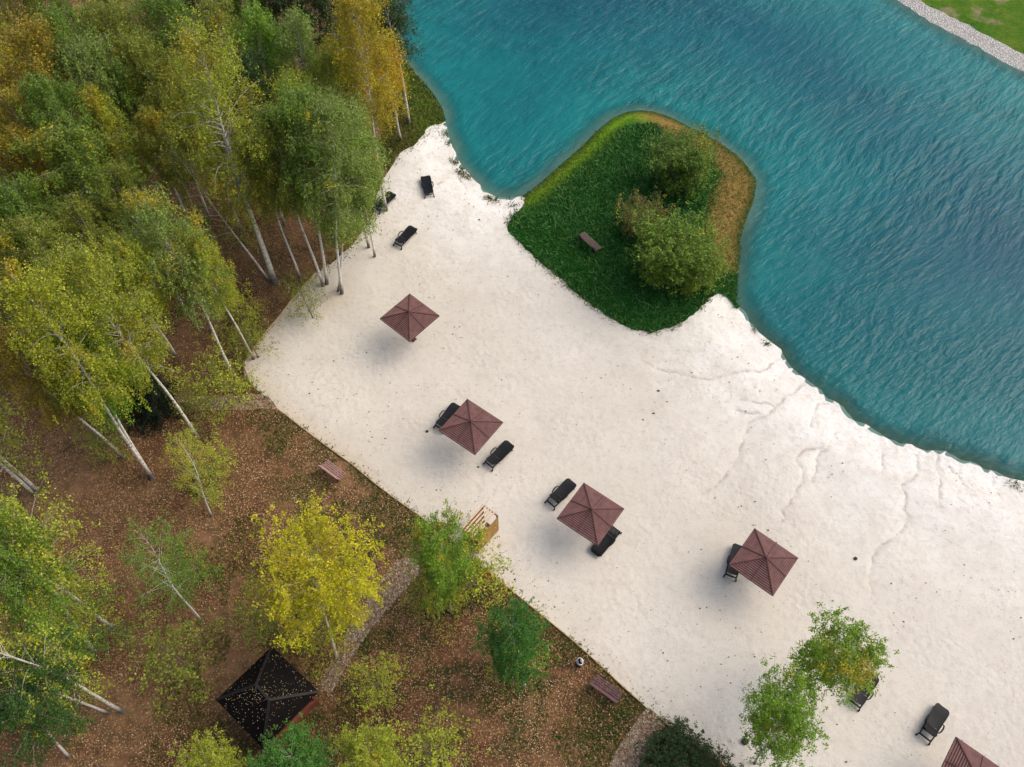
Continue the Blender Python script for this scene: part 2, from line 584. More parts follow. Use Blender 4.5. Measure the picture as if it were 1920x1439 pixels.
LAKE = ns2 + [(95.0, shore_w[-1][1] - 2), (110, 20)] + far_shore + [(ray_to(1000, -300)[0], ray_to(1000, -300)[1])]

sand_forest_px = [(835, 222), (822, 228), (805, 233), (786, 260), (770, 277), (746, 292), (728, 322), (711, 352), (700, 400), (672, 445), (632, 485), (592, 512)]
curb_px = [(592, 512), (556, 552), (528, 588), (500, 622), (478, 653), (456, 684), (458, 704), (470, 720), (520, 765), (560, 798), (620, 843), (660, 872),
           (720, 921), (800, 978), (870, 1034), (930, 1085), (1000, 1141), (1100, 1225), (1180, 1299), (1240, 1350), (1300, 1397), (1370, 1445), (1500, 1548), (1700, 1720)]
sf = rough_line(ground_line(sand_forest_px), 0.3, 0.16, 1.2, 2)
curb = ground_line(curb_px)
curb_f = rough_line(curb, 0.5, 0.02, 1.0, 4)
SAND = sf + curb_f[1:] + [(95, -14), (95, 25), (30, 30), (14, 42), (0, 50), (-4, 58)]
pen_px = [(988, 366), (974, 390), (955, 415), (950, 430), (968, 449), (1000, 480), (1040, 514), (1075, 545), (1110, 572), (1150, 600), (1185, 617), (1220, 622),
          (1260, 612), (1300, 590), (1322, 566), (1345, 548), (1362, 552), (1384, 574)]
pen = rough_line(ground_line(pen_px), 0.22, 0.16, 1.6, 9)
PEN = pen + [(24, 44), (24, 60), (0, 60), (-2, 46)]
VERGE = sf[:int(len(sf) * .42)] + ground_line([(705, 300), (716, 240), (700, 60), (650, -300), (900, -300), (900, 200)])
p1 = ground_line([(525, 771), (495, 741), (440, 741), (360, 744), (250, 742), (250, 772), (360, 770), (440, 769), (500, 766)])
p2 = ground_line([(742, 1052), (772, 1046), (790, 1068), (762, 1102), (720, 1150), (690, 1190), (655, 1240), (620, 1300), (598, 1292), (622, 1240), (650, 1185), (690, 1120), (722, 1080)])
p3 = ground_line([(1213, 1327), (1246, 1355), (1226, 1392), (1196, 1439), (1160, 1500), (1120, 1500), (1140, 1439), (1180, 1370)])
PATHS = [rough_line(p, 0.35, 0.09, 1.5, 20 + i, True) for i, p in enumerate((p1, p2, p3))]
far_gr = rough_line(ground_line([(2900, 570), (2300, 275), (2050, 150), (1920, 97), (1847, 60), (1793, 33), (1733, 0), (1650, -58), (1540, -118), (1380, -205)]), 0.6, 0.25, 0.8, 30)
LAWN = far_gr + [(40, 190), (190, 190), (190, 30)]
cx, cy = ray_to(1260, 430)

rills_px = []
for ox, oy, sc, lines in ((1170, 620, 4.233, [
        [(120, 230), (260, 305), (400, 330), (540, 370), (700, 390), (850, 345), (1000, 320), (1100, 315), (1200, 240)],
        [(940, 550), (1060, 575), (1150, 585), (1190, 615), (1100, 690), (1000, 720), (980, 780), (920, 960), (860, 1080), (780, 1180), (680, 1260), (600, 1290)],
        [(1190, 615), (1310, 520), (1400, 440), (1450, 405)], [(880, 620), (960, 655), (1060, 655)],
        [(1600, 560), (1550, 565), (1520, 640), (1480, 760)],
        [(1680, 810), (1620, 920), (1540, 990), (1530, 1080), (1490, 1200)],
        [(1590, 935), (1500, 935), (1420, 960), (1380, 1040), (1430, 1120), (1400, 1230), (1320, 1370), (1250, 1430)]]),
        (1280, 960, 3.0, [[(1260, 10), (1240, 100), (1100, 210), (1060, 320), (1065, 460)], [(560, 0), (575, 40), (540, 60)]]),
        (1280, 480, 3.0, [[(1340, 1130), (1310, 1240), (1230, 1290), (1260, 1350), (1250, 1420)], [(1450, 1110), (1440, 1180), (1460, 1260), (1440, 1340), (1445, 1400)],
                          [(1580, 1190), (1570, 1230), (1590, 1280)], [(1500, 1170), (1530, 1210)], [(1760, 1230), (1765, 1290), (1790, 1340)], [(1135, 1100), (1130, 1200)]]),
        (740, 180, 6.54, [[(810, 1010), (850, 1060), (880, 1110)], [(520, 1080), (600, 1040)]])):
    for ln in lines:
        rills_px.append([(ox + x / sc, oy + y / sc) for x, y in ln])
RILLS = [rough_line(ground_line(l), 0.18, 0.11, 2.2, 40 + i) for i, l in enumerate(rills_px)]


def seg_dist(P, L, closed=True):
    P = np.asarray(P, float)
    A = np.asarray(L, float)
    B = np.roll(A, -1, 0) if closed else A[1:]
    if not closed: A = A[:-1]
    D = B - A
    LL = np.maximum((D ** 2).sum(1), 1e-9)
    best = np.full(len(P), 1e9)
    for i in range(0, len(P), 4000):
        q = P[i:i + 4000, None, :] - A[None]
        t = np.clip((q * D[None]).sum(2) / LL, 0, 1)
        e = q - t[..., None] * D[None]
        best[i:i + 4000] = np.sqrt((e ** 2).sum(2)).min(1)
    return best


def inside(P, poly):
    P = np.asarray(P, float)
    A = np.asarray(poly, float)
    B = np.roll(A, -1, 0)
    r = np.zeros(len(P), bool)
    for (x1, y1), (x2, y2) in zip(A, B):
        if y1 == y2: continue
        c = ((P[:, 1] > min(y1, y2)) & (P[:, 1] <= max(y1, y2)))
        xi = x1 + (P[:, 1] - y1) / (y2 - y1) * (x2 - x1)
        r ^= c & (P[:, 0] < xi)
    return r


def sm(x): x = np.clip(x, 0, 1); return x * x * (3 - 2 * x)


def height(P):
    """ground level at plan points"""
    P = np.asarray(P, float)
    d = seg_dist(P, LAKE)
    il = inside(P, LAKE)
    z = np.where(il, WZ - 0.02 - 1.6 * sm(d / 7.0) - 0.05 * np.minimum(d, 1), WZ + 0.35 * sm(d / 3.5))
    ip = inside(P, PEN) & ~il
    dp = seg_dist(P, PEN)
    z = z + np.where(ip, 0.45 * sm(np.minimum(d / 3.0, dp / 2.5)), 0)
    return z


def hz(x, y): return float(height([(x, y)])[0])


def at(px, py, dz=0.0):
    x, y = ray_to(px, py, 0)
    for _ in range(3):
        x, y = ray_to(px, py, hz(x, y) + dz)
    return Vector((x, y, hz(x, y)))


# ------------------------------------------------------------------ the ground: one triangulated sheet cut along the outlines
pts, edges = [], []


def add_poly(L, closed=True):
    n = len(pts)
    pts.extend(L)
    m = len(L)
    for i in range(m - 1): edges.append((n + i, n + i + 1))
    if closed: edges.append((n + m - 1, n))


add_poly([(-200, -60), (200, -60), (200, 230), (-200, 230)])
add_poly(LAKE)
add_poly(sf, False)
add_poly(curb_f, False)
add_poly(pen, False)
add_poly(VERGE[int(len(sf) * .42):], False)
add_poly(far_gr, False)
for p in PATHS: add_poly(p)
add_poly([(22, 60), (22, 229)], False)
rill_off = []
for L in RILLS:
    A = np.array(L)
    T = np.gradient(A, axis=0)
    T /= np.linalg.norm(T, axis=1)[:, None] + 1e-9
    N = np.stack([-T[:, 1], T[:, 0]], 1)
    add_poly([tuple(p) for p in A], False)
    for s in (-1, 1):
        for p in (A + N * s * (0.10 if s < 0 else 0.22)): pts.append(tuple(p))
gx, gy = np.meshgrid(np.arange(-34, 40, 0.62), np.arange(3, 62, 0.62))
G = np.stack([gx.ravel(), gy.ravel()], 1) + rng.uniform(-.2, .2, (gx.size, 2))
G = G[(np.abs(G[:, 0]) < 19 + G[:, 1] * 0.55)]
gx, gy = np.meshgrid(np.arange(-190, 195, 9.0), np.arange(-55, 225, 9.0))
G2 = np.stack([gx.ravel(), gy.ravel()], 1)
G2 = G2[~((np.abs(G2[:, 0]) < 38) & (G2[:, 1] > 0) & (G2[:, 1] < 64))]
pts += [tuple(p) for p in G] + [tuple(p) for p in G2]
cv, ce, cf, _, _, _ = delaunay_2d_cdt([Vector(p) for p in pts], edges, [], 0, 1e-5)
V2 = np.array([(v.x, v.y) for v in cv])
F = np.array([f for f in cf if len(f) == 3], dtype=np.int32)
a, b, c_ = V2[F[:, 0]], V2[F[:, 1]], V2[F[:, 2]]
area = (b[:, 0] - a[:, 0]) * (c_[:, 1] - a[:, 1]) - (b[:, 1] - a[:, 1]) * (c_[:, 0] - a[:, 0])
F[area < 0] = F[area < 0][:, ::-1]
F = F[np.abs(area) > 1e-7]
cen = (V2[F[:, 0]] + V2[F[:, 1]] + V2[F[:, 2]]) / 3
Z = height(V2)
dsh = seg_dist(V2, LAKE)
inl = inside(cen, LAKE)
zone = np.full(len(F), 5)
zone[inside(cen, VERGE)] = 3
zone[inside(cen, SAND)] = 2
zone[inside(cen, PEN)] = 1
for p in PATHS: zone[inside(cen, p)] = 4
right = cen[:, 0] > 34 + (cen[:, 1] < 40) * 12
zone[(zone == 5) & (((cen[:, 1] > 45) & (cen[:, 0] > 22)))] = 6
zone[inside(cen, LAWN)] = 7
zone[(zone == 6) & (seg_dist(cen, LAKE) > 7)] = 7
zone[inl] = 0
# rills: a small erosion step pressed into the sand along each line
rill = np.zeros(len(V2))
for L in RILLS:
    d = seg_dist(V2, L, False)
    rill = np.maximum(rill, np.clip(1 - d / 0.05, 0, 1))
lump = np.array([mnoise.noise(Vector((x * 0.35, y * 0.35, 1.0))) + 0.5 * mnoise.noise(Vector((x * 0.9, y * 0.9, 4.0))) for x, y in V2])
# ground undulation fades out at the shore, the curb and the paths
dcurb = seg_dist(V2, curb_f, False)
Z = Z + lump * 0.05 * sm(dsh / 2) * sm(dcurb / 0.8)
Z = Z - rill * 0.03 * sm((dsh - 0.6) / 0.8)
forest_lit = np.clip(1 - dcurb / 2.2, 0, 1) ** 1.5 * (0.35 + 0.65 * (V2[:, 0] < -8))
trunk_spot = np.hypot(V2[:, 0] + 12.0, V2[:, 1] - 35.4)
forest_lit = np.maximum(forest_lit, 0.9 * np.clip(1 - trunk_spot / 2.8, 0, 1))

ATTR = {'shore': dsh, 'rill': rill, 'litter': forest_lit,
        'east': sm((V2[:, 0] - (cx + 0.5) + (V2[:, 1] - cy) * 0.25) / 3.0),
        'green': np.clip(0.35 + 0.65 * sm((V2[:, 0] + 16) / 6), 0, 1)}
# on the peninsula the dry band is widest on the lake side and absent beside the beach
bx, by = ray_to(1390, 520)
ATTR['band'] = np.clip(sm((V2[:, 1] - 35.5) / 3.0), 0, 1)
ATTR_BED = sm((V2[:, 0] - 14) / 3) * sm((44 - V2[:, 1]) / 4)


def zone_mesh(name, z, mat, attrs, extra=None):
    f = F[zone == z]
    u, inv = np.unique(f, return_inverse=True)
    me = np_mesh(name, np.column_stack([V2[u], Z[u]]), inv.reshape(f.shape), mat, True)
    for k in attrs:
        at_ = me.attributes.new(k, 'FLOAT', 'POINT')
        src = ATTR[k] if not (extra and k in extra) else extra[k]
        at_.data.foreach_set('value', src[u].astype(np.float32))
    o = link(name, me)
    o['kind'] = 'structure'
    return o


zone_mesh('lake_bed', 0, M_BED, ['east'], {'east': ATTR_BED})
zone_mesh('grass_peninsula', 1, M_PEN, ['shore', 'east', 'band'])
zone_mesh('sand_beach', 2, M_SAND, ['shore', 'rill', 'litter'])
zone_mesh('grass_verge', 3, M_VERGE, ['shore'])
zone_mesh('gravel_path', 4, M_PATH, [])
zone_mesh('forest_floor', 5, M_FOREST, ['green'])
zone_mesh('gravel_shore', 6, M_SHINGLE, [])
zone_mesh('lawn', 7, M_LAWN, ['shore'])

# the lake
gx, gy = np.meshgrid(np.arange(-20, 125, 1.0), np.arange(12, 150, 1.0))
nx, ny = gx.shape[1], gx.shape[0]
P = np.stack([gx.ravel(), gy.ravel()], 1)
idx = np.arange(nx * ny).reshape(ny, nx)
Fw = np.stack([idx[:-1, :-1].ravel(), idx[:-1, 1:].ravel(), idx[1:, 1:].ravel(), idx[1:, :-1].ravel()], 1)
dl = seg_dist(P, LAKE)
il = inside(P, LAKE)
keep = (il | (dl < 2.5))[Fw].any(1)
Fw = Fw[keep]
u, inv = np.unique(Fw, return_inverse=True)
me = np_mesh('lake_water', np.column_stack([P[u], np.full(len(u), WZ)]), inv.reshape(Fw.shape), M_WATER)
at_ = me.attributes.new('shore', 'FLOAT', 'POINT')
at_.data.foreach_set('value', np.where(il, dl, -dl)[u].astype(np.float32))
calm = sm((46 - P[:, 1] + (P[:, 0] - 20) * 0.1) / 9.0) * (P[:, 0] > 8)
at_ = me.attributes.new('calm', 'FLOAT', 'POINT')
at_.data.foreach_set('value', calm[u].astype(np.float32))
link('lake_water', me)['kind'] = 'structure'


# ------------------------------------------------------------------ small stuff: blades, fallen leaves, crumbs
def quads(name, Cc, U, Vv, tone, mat):
    n = len(Cc)
    V = np.empty((n, 4, 3), np.float32)
    V[:, 0] = Cc - U
    V[:, 1] = Cc - Vv * 0.55 + U * 0.1
    V[:, 2] = Cc + U
    V[:, 3] = Cc + Vv * 0.55 + U * 0.1
    me = np_mesh(name, V.reshape(-1, 3), np.arange(4 * n).reshape(n, 4), mat)
    at_ = me.attributes.new('tone', 'FLOAT', 'FACE')
    at_.data.foreach_set('value', tone.astype(np.float32))
    return me


def unit(a): return a / (np.linalg.norm(a, axis=1)[:, None] + 1e-9)


def fast_h(P):
    """ground level interpolated from a table (quick for very many points)"""
    i = np.clip(((P[:, 0] + 40) / 0.5), 0, 169)
    j = np.clip(((P[:, 1] - 0) / 0.5), 0, 149)
    return TAB[j.astype(int), i.astype(int)]


tx, ty = np.meshgrid(np.arange(-40, 45, 0.5), np.arange(0, 75, 0.5))
TAB = height(np.stack([tx.ravel(), ty.ravel()], 1)).reshape(tx.shape)


def scatter(n, x0, x1, y0, y1, polys_in, polys_out=()):
    P = np.stack([rng.uniform(x0, x1, n), rng.uniform(y0, y1, n)], 1)
    k = np.ones(n, bool)
    if polys_in is not None: k &= inside(P, polys_in)
    for q in polys_out: k &= ~inside(P, q)
    return P[k]


def blades(name, P, h, w, lean, mat, label, cat, tone=None):
    n = len(P)
    z = fast_h(P)
    a = rng.uniform(0, 2 * np.pi, n)
    L = h * rng.uniform(0.5, 1.3, n)
    ln = rng.normal(0, lean, (n, 2)) + np.array([0.1, 0.05]) * lean
    root = np.column_stack([P, z])
    tip = root + np.column_stack([ln * L[:, None], L])
    side = np.column_stack([np.cos(a), np.sin(a), np.zeros(n)]) * w
    V = np.empty((n, 3, 3), np.float32)
    V[:, 0], V[:, 1], V[:, 2] = root - side, root + side, tip
    me = np_mesh(name, V.reshape(-1, 3), np.arange(3 * n).reshape(n, 3), mat)
    at_ = me.attributes.new('tone', 'FLOAT', 'FACE')
    at_.data.foreach_set('value', (rng.random(n) ** 1.5 if tone is None else tone).astype(np.float32))
    return tag(link(name, me), label, cat, None, 'stuff')


# long dark grass of the peninsula
P = scatter(190000, 0, 20, 28, 52, PEN, (LAKE,))
dl = seg_dist(P, LAKE)
P1 = P[(dl > np.where(P[:, 0] < cx, 1.9, 3.1) + rng.normal(0, .45, len(dl))) | (P[:, 1] < 37.5)]
blades('long_grass', P1, 0.22, 0.030, 0.9, M_BLADE, 'long dark green grass covering the middle of the peninsula', 'grass')
P2 = P[(dl <= 3.0) & (P[:, 1] > 37)][::3]
blades('dry_grass', P2, 0.10, 0.025, 1.2, M_WEED, 'short yellow-green and straw coloured grass round the peninsula edge', 'grass')
P = scatter(60000, -14, -4, 42, 75, VERGE, (LAKE,))
blades('verge_tufts', P, 0.16, 0.03, 0.9, M_WEED, 'rough green and brown grass on the bank between trees and water', 'grass')
# green growth in patches of the forest floor
P = scatter(150000, -30, 12, 5, 34, None, (SAND, LAKE, *PATHS))
g = np.array([mnoise.noise(Vector((x * 0.33, y * 0.33, 7.3))) + 0.5 * mnoise.noise(Vector((x * 0.9, y * 0.9, 2.3))) for x, y in P])
P = P[(g > 0.12 - 0.4 * np.exp(-seg_dist(P, curb_f, False) / 2.2)) & (P[:, 0] > -19)]
blades('ground_cover', P, 0.13, 0.035, 1.0, M_WEED, 'patches of low olive green growth on the leaf-strewn forest floor', 'ground cover', rng.random(len(P)) ** 2.0 * 0.8)
# tufts along the beach side of the peninsula, at the water's edge and along the timber edging
E_ = []
for L, n, s in ((pen, 1800, 0.22), (sf, 900, 0.3), (curb_f[8:], 1500, 0.12)):
    A = np.array(L)
    k = rng.integers(0, len(A), n)
    cl = np.array([mnoise.noise(Vector((A[i][0] * 0.8, A[i][1] * 0.8, 1.7))) for i in k])
    E_.append((A[k] + rng.normal(0, s, (n, 2)))[cl > -0.15])
for px, py, n, s in ((855, 300, 90, .22), (866, 318, 140, .3), (874, 326, 90, .25), (848, 296, 40, .15), (925, 370, 110, .28), (915, 366, 60, .2), (962, 380, 70, .3), (1415, 613, 30, .12),
                     (1441, 640, 40, .15), (841, 262, 60, .2), (832, 246, 90, .3), (1910, 905, 60, .25)):
    q = ray_to(px, py)
    E_.append(np.array(q) + rng.normal(0, s, (n, 2)) * np.array([1, .8]))
P = np.concatenate(E_)
P = P[~inside(P, LAKE)]
blades('edge_weeds', P, 0.14, 0.03, 0.9, M_WEED, 'straggling weeds along the edges of the white sand', 'weeds', rng.random(len(P)) * 0.7)

# fallen leaves, thickest on the forest floor
P = scatter(400000, -34, 14, 2, 44, None, (SAND, LAKE, PEN))
g = np.array([mnoise.noise(Vector((x * 0.5, y * 0.5, 9.1))) + 0.5 * mnoise.noise(Vector((x * 1.7, y * 1.7, 3.1))) for x, y in P])
P = P[g + rng.normal(0, .22, len(P)) > -0.12]
on_path = np.zeros(len(P), bool)
for q in PATHS: on_path |= inside(P, q)
P = P[~on_path | (rng.random(len(P)) < 0.6)]
Ps = scatter(30000, -20, 16, 2, 44, SAND, (LAKE, PEN))
ds_ = seg_dist(Ps, curb_f, False)
Ps = Ps[(rng.random(len(Ps)) < 0.6 * np.exp(-ds_ / 0.7) + 0.012)]
P = np.concatenate([P, Ps])
n = len(P)
a = rng.uniform(0, 2 * np.pi, n)
s = rng.uniform(0.022, 0.048, n)
tilt = rng.normal(0, 0.35, (n, 2))
U = np.column_stack([np.cos(a), np.sin(a), tilt[:, 0]]) * s[:, None]
Vv = np.column_stack([-np.sin(a), np.cos(a), tilt[:, 1]]) * s[:, None] * 1.2
Cc = np.column_stack([P, fast_h(P) + 0.035 + 0.04 * np.array([mnoise.noise(Vector((x * .35, y * .35, 1.0))) for x, y in P]) + 0.02 * rng.random(n)])
tn = np.clip(rng.normal(0.48, 0.28, n), 0, 1)
tag(link('fallen_leaves', quads('fallen_leaves', Cc, U, Vv, tn, M_FALLEN)), 'tan and pale yellow fallen leaves strewn over the forest floor', 'fallen leaves', None, 'stuff')

# crumbs and pebbles on the sand
P = scatter(5200, -18, 32, 3, 52, SAND, (LAKE, PEN))
g = np.array([mnoise.noise(Vector((x * 0.25, y * 0.25, 5.5))) for x, y in P])
P = P[g > -0.05][:1600]
mb_v, mb_f = [], []
tone = []
for x, y in P:
    r = 0.012 + 0.03 * rng.random() ** 4 + (0.03 if rng.random() < 0.02 else 0)
    z = float(fast_h(np.array([[x, y]]))[0]) + 0.01
    k = len(mb_v)
    an = rng.uniform(0, 6.28)
    for j in range(5):
        q = an + j * 1.2566
        e = rng.uniform(0.7, 1.3)
        mb_v.append((x + math.cos(q) * r * e * 1.4, y + math.sin(q) * r * e, z))
    mb_v.append((x, y, z + r * 1.1))
    for j in range(5): mb_f.append((k + j, k + (j + 1) % 5, k + 5)); tone.append(0)
me = np_mesh('litter_crumbs', mb_v, mb_f, M_DEBRIS)
at_ = me.attributes.new('tone', 'FLOAT', 'FACE')
at_.data.foreach_set('value', np.repeat(rng.random(len(P)), 5).astype(np.float32))
tag(link('litter_crumbs', me), 'tiny dark crumbs of bark and dry leaf scattered on the white sand', 'litter', None, 'stuff')


# ------------------------------------------------------------------ trees
def tree_meshes(name, seed, H, Rr, c0, nb, ncl, nl, droop, leaf, bark, r0=None, shape='birch', stems=1, fork=False):
    """trunk with limbs, and a crown of single leaves hung on them; built upright at its own height H"""
    g = np.random.default_rng(seed)
    mb = MB()
    r0 = r0 or 0.0055 * H + 0.025
    Cs, Ds, Ts, wood = [], [], [], []
    ph = g.uniform(0, 6.28, 4)

    def trunk_at(t, st=0):
        w = 0.018 * H
        x = w * (math.sin(2.1 * t * 3 + ph[0]) - math.sin(ph[0])) * t
        y = w * (math.sin(1.7 * t * 3 + ph[1]) - math.sin(ph[1])) * t
        if stems > 1:
            a = 2 * math.pi * st / stems + ph[2]
            sp = Rr * 0.55 * t ** 0.8
            x += math.cos(a) * sp; y += math.sin(a) * sp
        return Vector((x, y, t * H * (0.96 if stems == 1 else 0.82)))
    for st in range(stems):
        ts = [i / 14 for i in range(15)]
        k = 1 / math.sqrt(stems)
        a0 = len(mb.v)
        mb.tube([trunk_at(t, st) for t in ts], [max(0.012, r0 * k * ((1 - t) ** 0.85) * (1.25 if t == 0 else 1)) for t in ts], 7)
        wood.append((a0, len(mb.v), 0.0))
    for i in range(nb):
        u = (i + g.random()) / nb
        t = c0 + (0.985 - c0) * u
        st = int(g.integers(stems))
        b0 = trunk_at(t, st)
        az = i * 2.39996 + g.normal(0, 0.5)
        if shape == 'birch': L = Rr * (0.10 + 1.08 * math.sin(math.pi * ((1 - u) * 0.80 + 0.04)) ** 0.85)
        elif shape == 'cone': L = Rr * (1.05 - 0.95 * u)
        else: L = Rr * math.sqrt(max(0.05, 1 - ((u - 0.35) / 0.72) ** 2))
        if stems > 1: L *= 0.6
        L *= g.uniform(0.6, 1.2)
        up = (0.75 + 0.9 * u) * (1 if shape != 'cone' else 0.15)
        dn = droop * (0.9 - 0.5 * u)
        o = Vector((math.cos(az), math.sin(az), 0))
        sd_ = Vector((-math.sin(az), math.cos(az), 0)) * g.normal(0, 0.15)
        pp = lambda s: b0 + o * (L * s) + sd_ * (L * s * s) + Vector((0, 0, L * (up * s - dn * s * s)))
        rb = max(0.010, r0 * 0.33 * (1 - 0.75 * u) * min(1, L / 2))
        a0 = len(mb.v)
        wood.append((a0, a0 + 12, 0.25))
        mb.tube([pp(s) for s in (0, .25, .5, .75, 1)], [rb, rb * .75, rb * .5, rb * .32, 0.006], 4, False)
        m = max(3, int(ncl * (0.4 + 0.6 * L / Rr)))
        side = g.normal(0, 1, (m, 3))
        for q in range(m):
            s = (0.22 + 0.78 * g.random() ** 0.75)
            c = pp(s) + Vector(side[q]) * (0.13 * Rr * (0.35 + s * 0.65)) * (1 if shape != 'cone' else .5)
            if q < 2:
                mid = (pp(max(0, s - 0.15)) + c) / 2
                mb.tube([pp(max(0, s - 0.2)), mid, c], [rb * .35 + .003, rb * .2 + .003, .003], 3, False)
            ct = g.random()
            hang = droop * g.uniform(0.3, 1.15) * (1 if shape != 'cone' else .2)
            nn = max(4, int(nl * g.uniform(0.5, 1.5)))
            s2 = g.random(nn)
            d = g.normal(0, 1, (nn, 3)) * np.array([.072, .072, .09]) * (0.7 + 0.12 * Rr)
            base = np.array(c)[None] + d + np.outer(s2, [o.x * 0.12, o.y * 0.12, -hang])
            Cs.append(base)
            Ts.append(np.clip(0.35 * ct + 0.65 * g.random(nn), 0, 1))
    Cs = np.concatenate(Cs)
    n = len(Cs)
    nrm = g.normal(0, 1, (n, 3))
    nrm[:, 2] = np.abs(nrm[:, 2]) + 0.55
    nrm = unit(nrm)
    a1 = unit(np.cross(nrm, g.normal(0, 1, (n, 3))))
    a2 = np.cross(nrm, a1)
    sz = leaf * g.uniform(0.65, 1.25, n)[:, None]
    me_c = quads(name + '_crown', Cs, a1 * sz * 0.62, a2 * sz * 0.80, np.concatenate(Ts), M_LEAF)
    me_t = mb.mesh(name + '_trunk', bark, True)
    hh = np.array([v.co.z / H for v in me_t.vertices], dtype=np.float32)
    at_ = me_t.attributes.new('hh', 'FLOAT', 'POINT')
    at_.data.foreach_set('value', hh)
    th = np.full(len(me_t.vertices), 0.8, np.float32)
    for a0, b0_, w_ in wood: th[a0:b0_] = w_
    at_ = me_t.attributes.new('thin', 'FLOAT', 'POINT')
    at_.data.foreach_set('value', th)
    return (me_t, me_c, H)


LIB = {}
for i, (H_, Rr_, c0_) in enumerate(((17, 1.95, .46), (17, 1.7, .56), (16, 2.05, .45), (18, 1.85, .50), (15, 1.8, .50))):
    LIB['birch%d' % i] = tree_meshes('birch', 100 + i, H_, Rr_, c0_, 76, 26, 17, 1.1, 0.080, M_BIRCH)
LIB['big'] = tree_meshes('birch_big', 131, 20, 2.6, .38, 98, 27, 17, 1.1, 0.080, M_BIRCH, r0=0.21)
LIB['airy0'] = tree_meshes('birch_airy', 180, 13, 1.9, .34, 60, 19, 11, 0.9, 0.080, M_BIRCH)
LIB['airy1'] = tree_meshes('birch_airy', 181, 11, 1.8, .30, 56, 19, 11, 0.8, 0.080, M_BIRCH)
LIB['sparse0'] = tree_meshes('birch_sparse', 120, 13, 1.9, .35, 40, 15, 11, 0.8, 0.075, M_BIRCH, r0=0.09)
LIB['sparse1'] = tree_meshes('birch_sparse', 121, 11, 1.8, .22, 38, 15, 11, 0.7, 0.075, M_BIRCH, r0=0.08)
LIB['broad0'] = tree_meshes('birch_broad', 140, 10, 2.5, .56, 70, 26, 18, 0.5, 0.074, M_BIRCH, shape='round')
LIB['broad1'] = tree_meshes('birch_broad', 141, 8, 1.75, .40, 64, 24, 19, 0.5, 0.070, M_BIRCH, shape='round')
LIB['willow0'] = tree_meshes('willow', 150, 4.6, 2.9, .12, 130, 24, 13, 0.25, 0.115, M_BRANCH, r0=0.16, shape='round', stems=5)
LIB['willow1'] = tree_meshes('willow', 151, 4.4, 2.7, .10, 120, 24, 13, 0.3, 0.10, M_BRANCH, r0=0.14, shape='round', stems=6)
LIB['shrub'] = tree_meshes('shrub', 160, 2.6, 1.6, .08, 60, 18, 12, 0.2, 0.075, M_BRANCH, r0=0.07, shape='round', stems=4)
LIB['sprig'] = tree_meshes('sapling', 161, 3.5, 1.7, .12, 34, 12, 9, 0.4, 0.07, M_BRANCH, r0=0.05, shape='round')
LIB['spruce'] = tree_meshes('spruce', 170, 4.5, 1.5, .05, 110, 16, 14, 0.25, 0.07, M_BRANCH, r0=0.08, shape='cone')

G_ = (0.145, 0.250, 0.026); BG = (0.180, 0.320, 0.024); YG = (0.330, 0.385, 0.032); OL = (0.240, 0.280, 0.034)
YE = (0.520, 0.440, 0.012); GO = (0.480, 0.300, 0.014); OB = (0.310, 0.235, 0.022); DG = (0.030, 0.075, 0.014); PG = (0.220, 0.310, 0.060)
LG = (0.055, 0.175, 0.020)
trng = random.Random(5)


def plant(kind, top, h, col, aut, label, base=None, rs=1.0, name='birch_tree', cat='birch', group=None, yaw=None):
    """tree whose top shows at photo point `top` when it is h tall; base = photo point of its foot if that is seen"""
    mt, mc, H0 = LIB[kind]
    tx_, ty_ = ray_to(top[0], top[1], h)
    if base: b = at(*base)
    else:
        bx_, by_ = tx_ + trng.uniform(-.5, .5), ty_ + trng.uniform(-.5, .5)
        b = Vector((bx_, by_, hz(bx_, by_)))
    ax = Vector((tx_, ty_, h)) - b
    L = ax.length
    q = ax.to_track_quat('Z', 'Y')
    yaw = trng.uniform(0, 6.28) if yaw is None else yaw
    o = empty(name, b - Vector((0, 0, 0.05)))
    o.rotation_mode = 'QUATERNION'
    o.rotation_quaternion = q @ Matrix.Rotation(yaw, 4, 'Z').to_quaternion()
    s_ = L / H0
    o.scale = (s_ * rs, s_ * rs, s_)
    tag(o, label, cat, group)
    link('trunk', mt, o)
    cr = link('crown', mc, o)
    cr.color = (*col, aut)
    return o


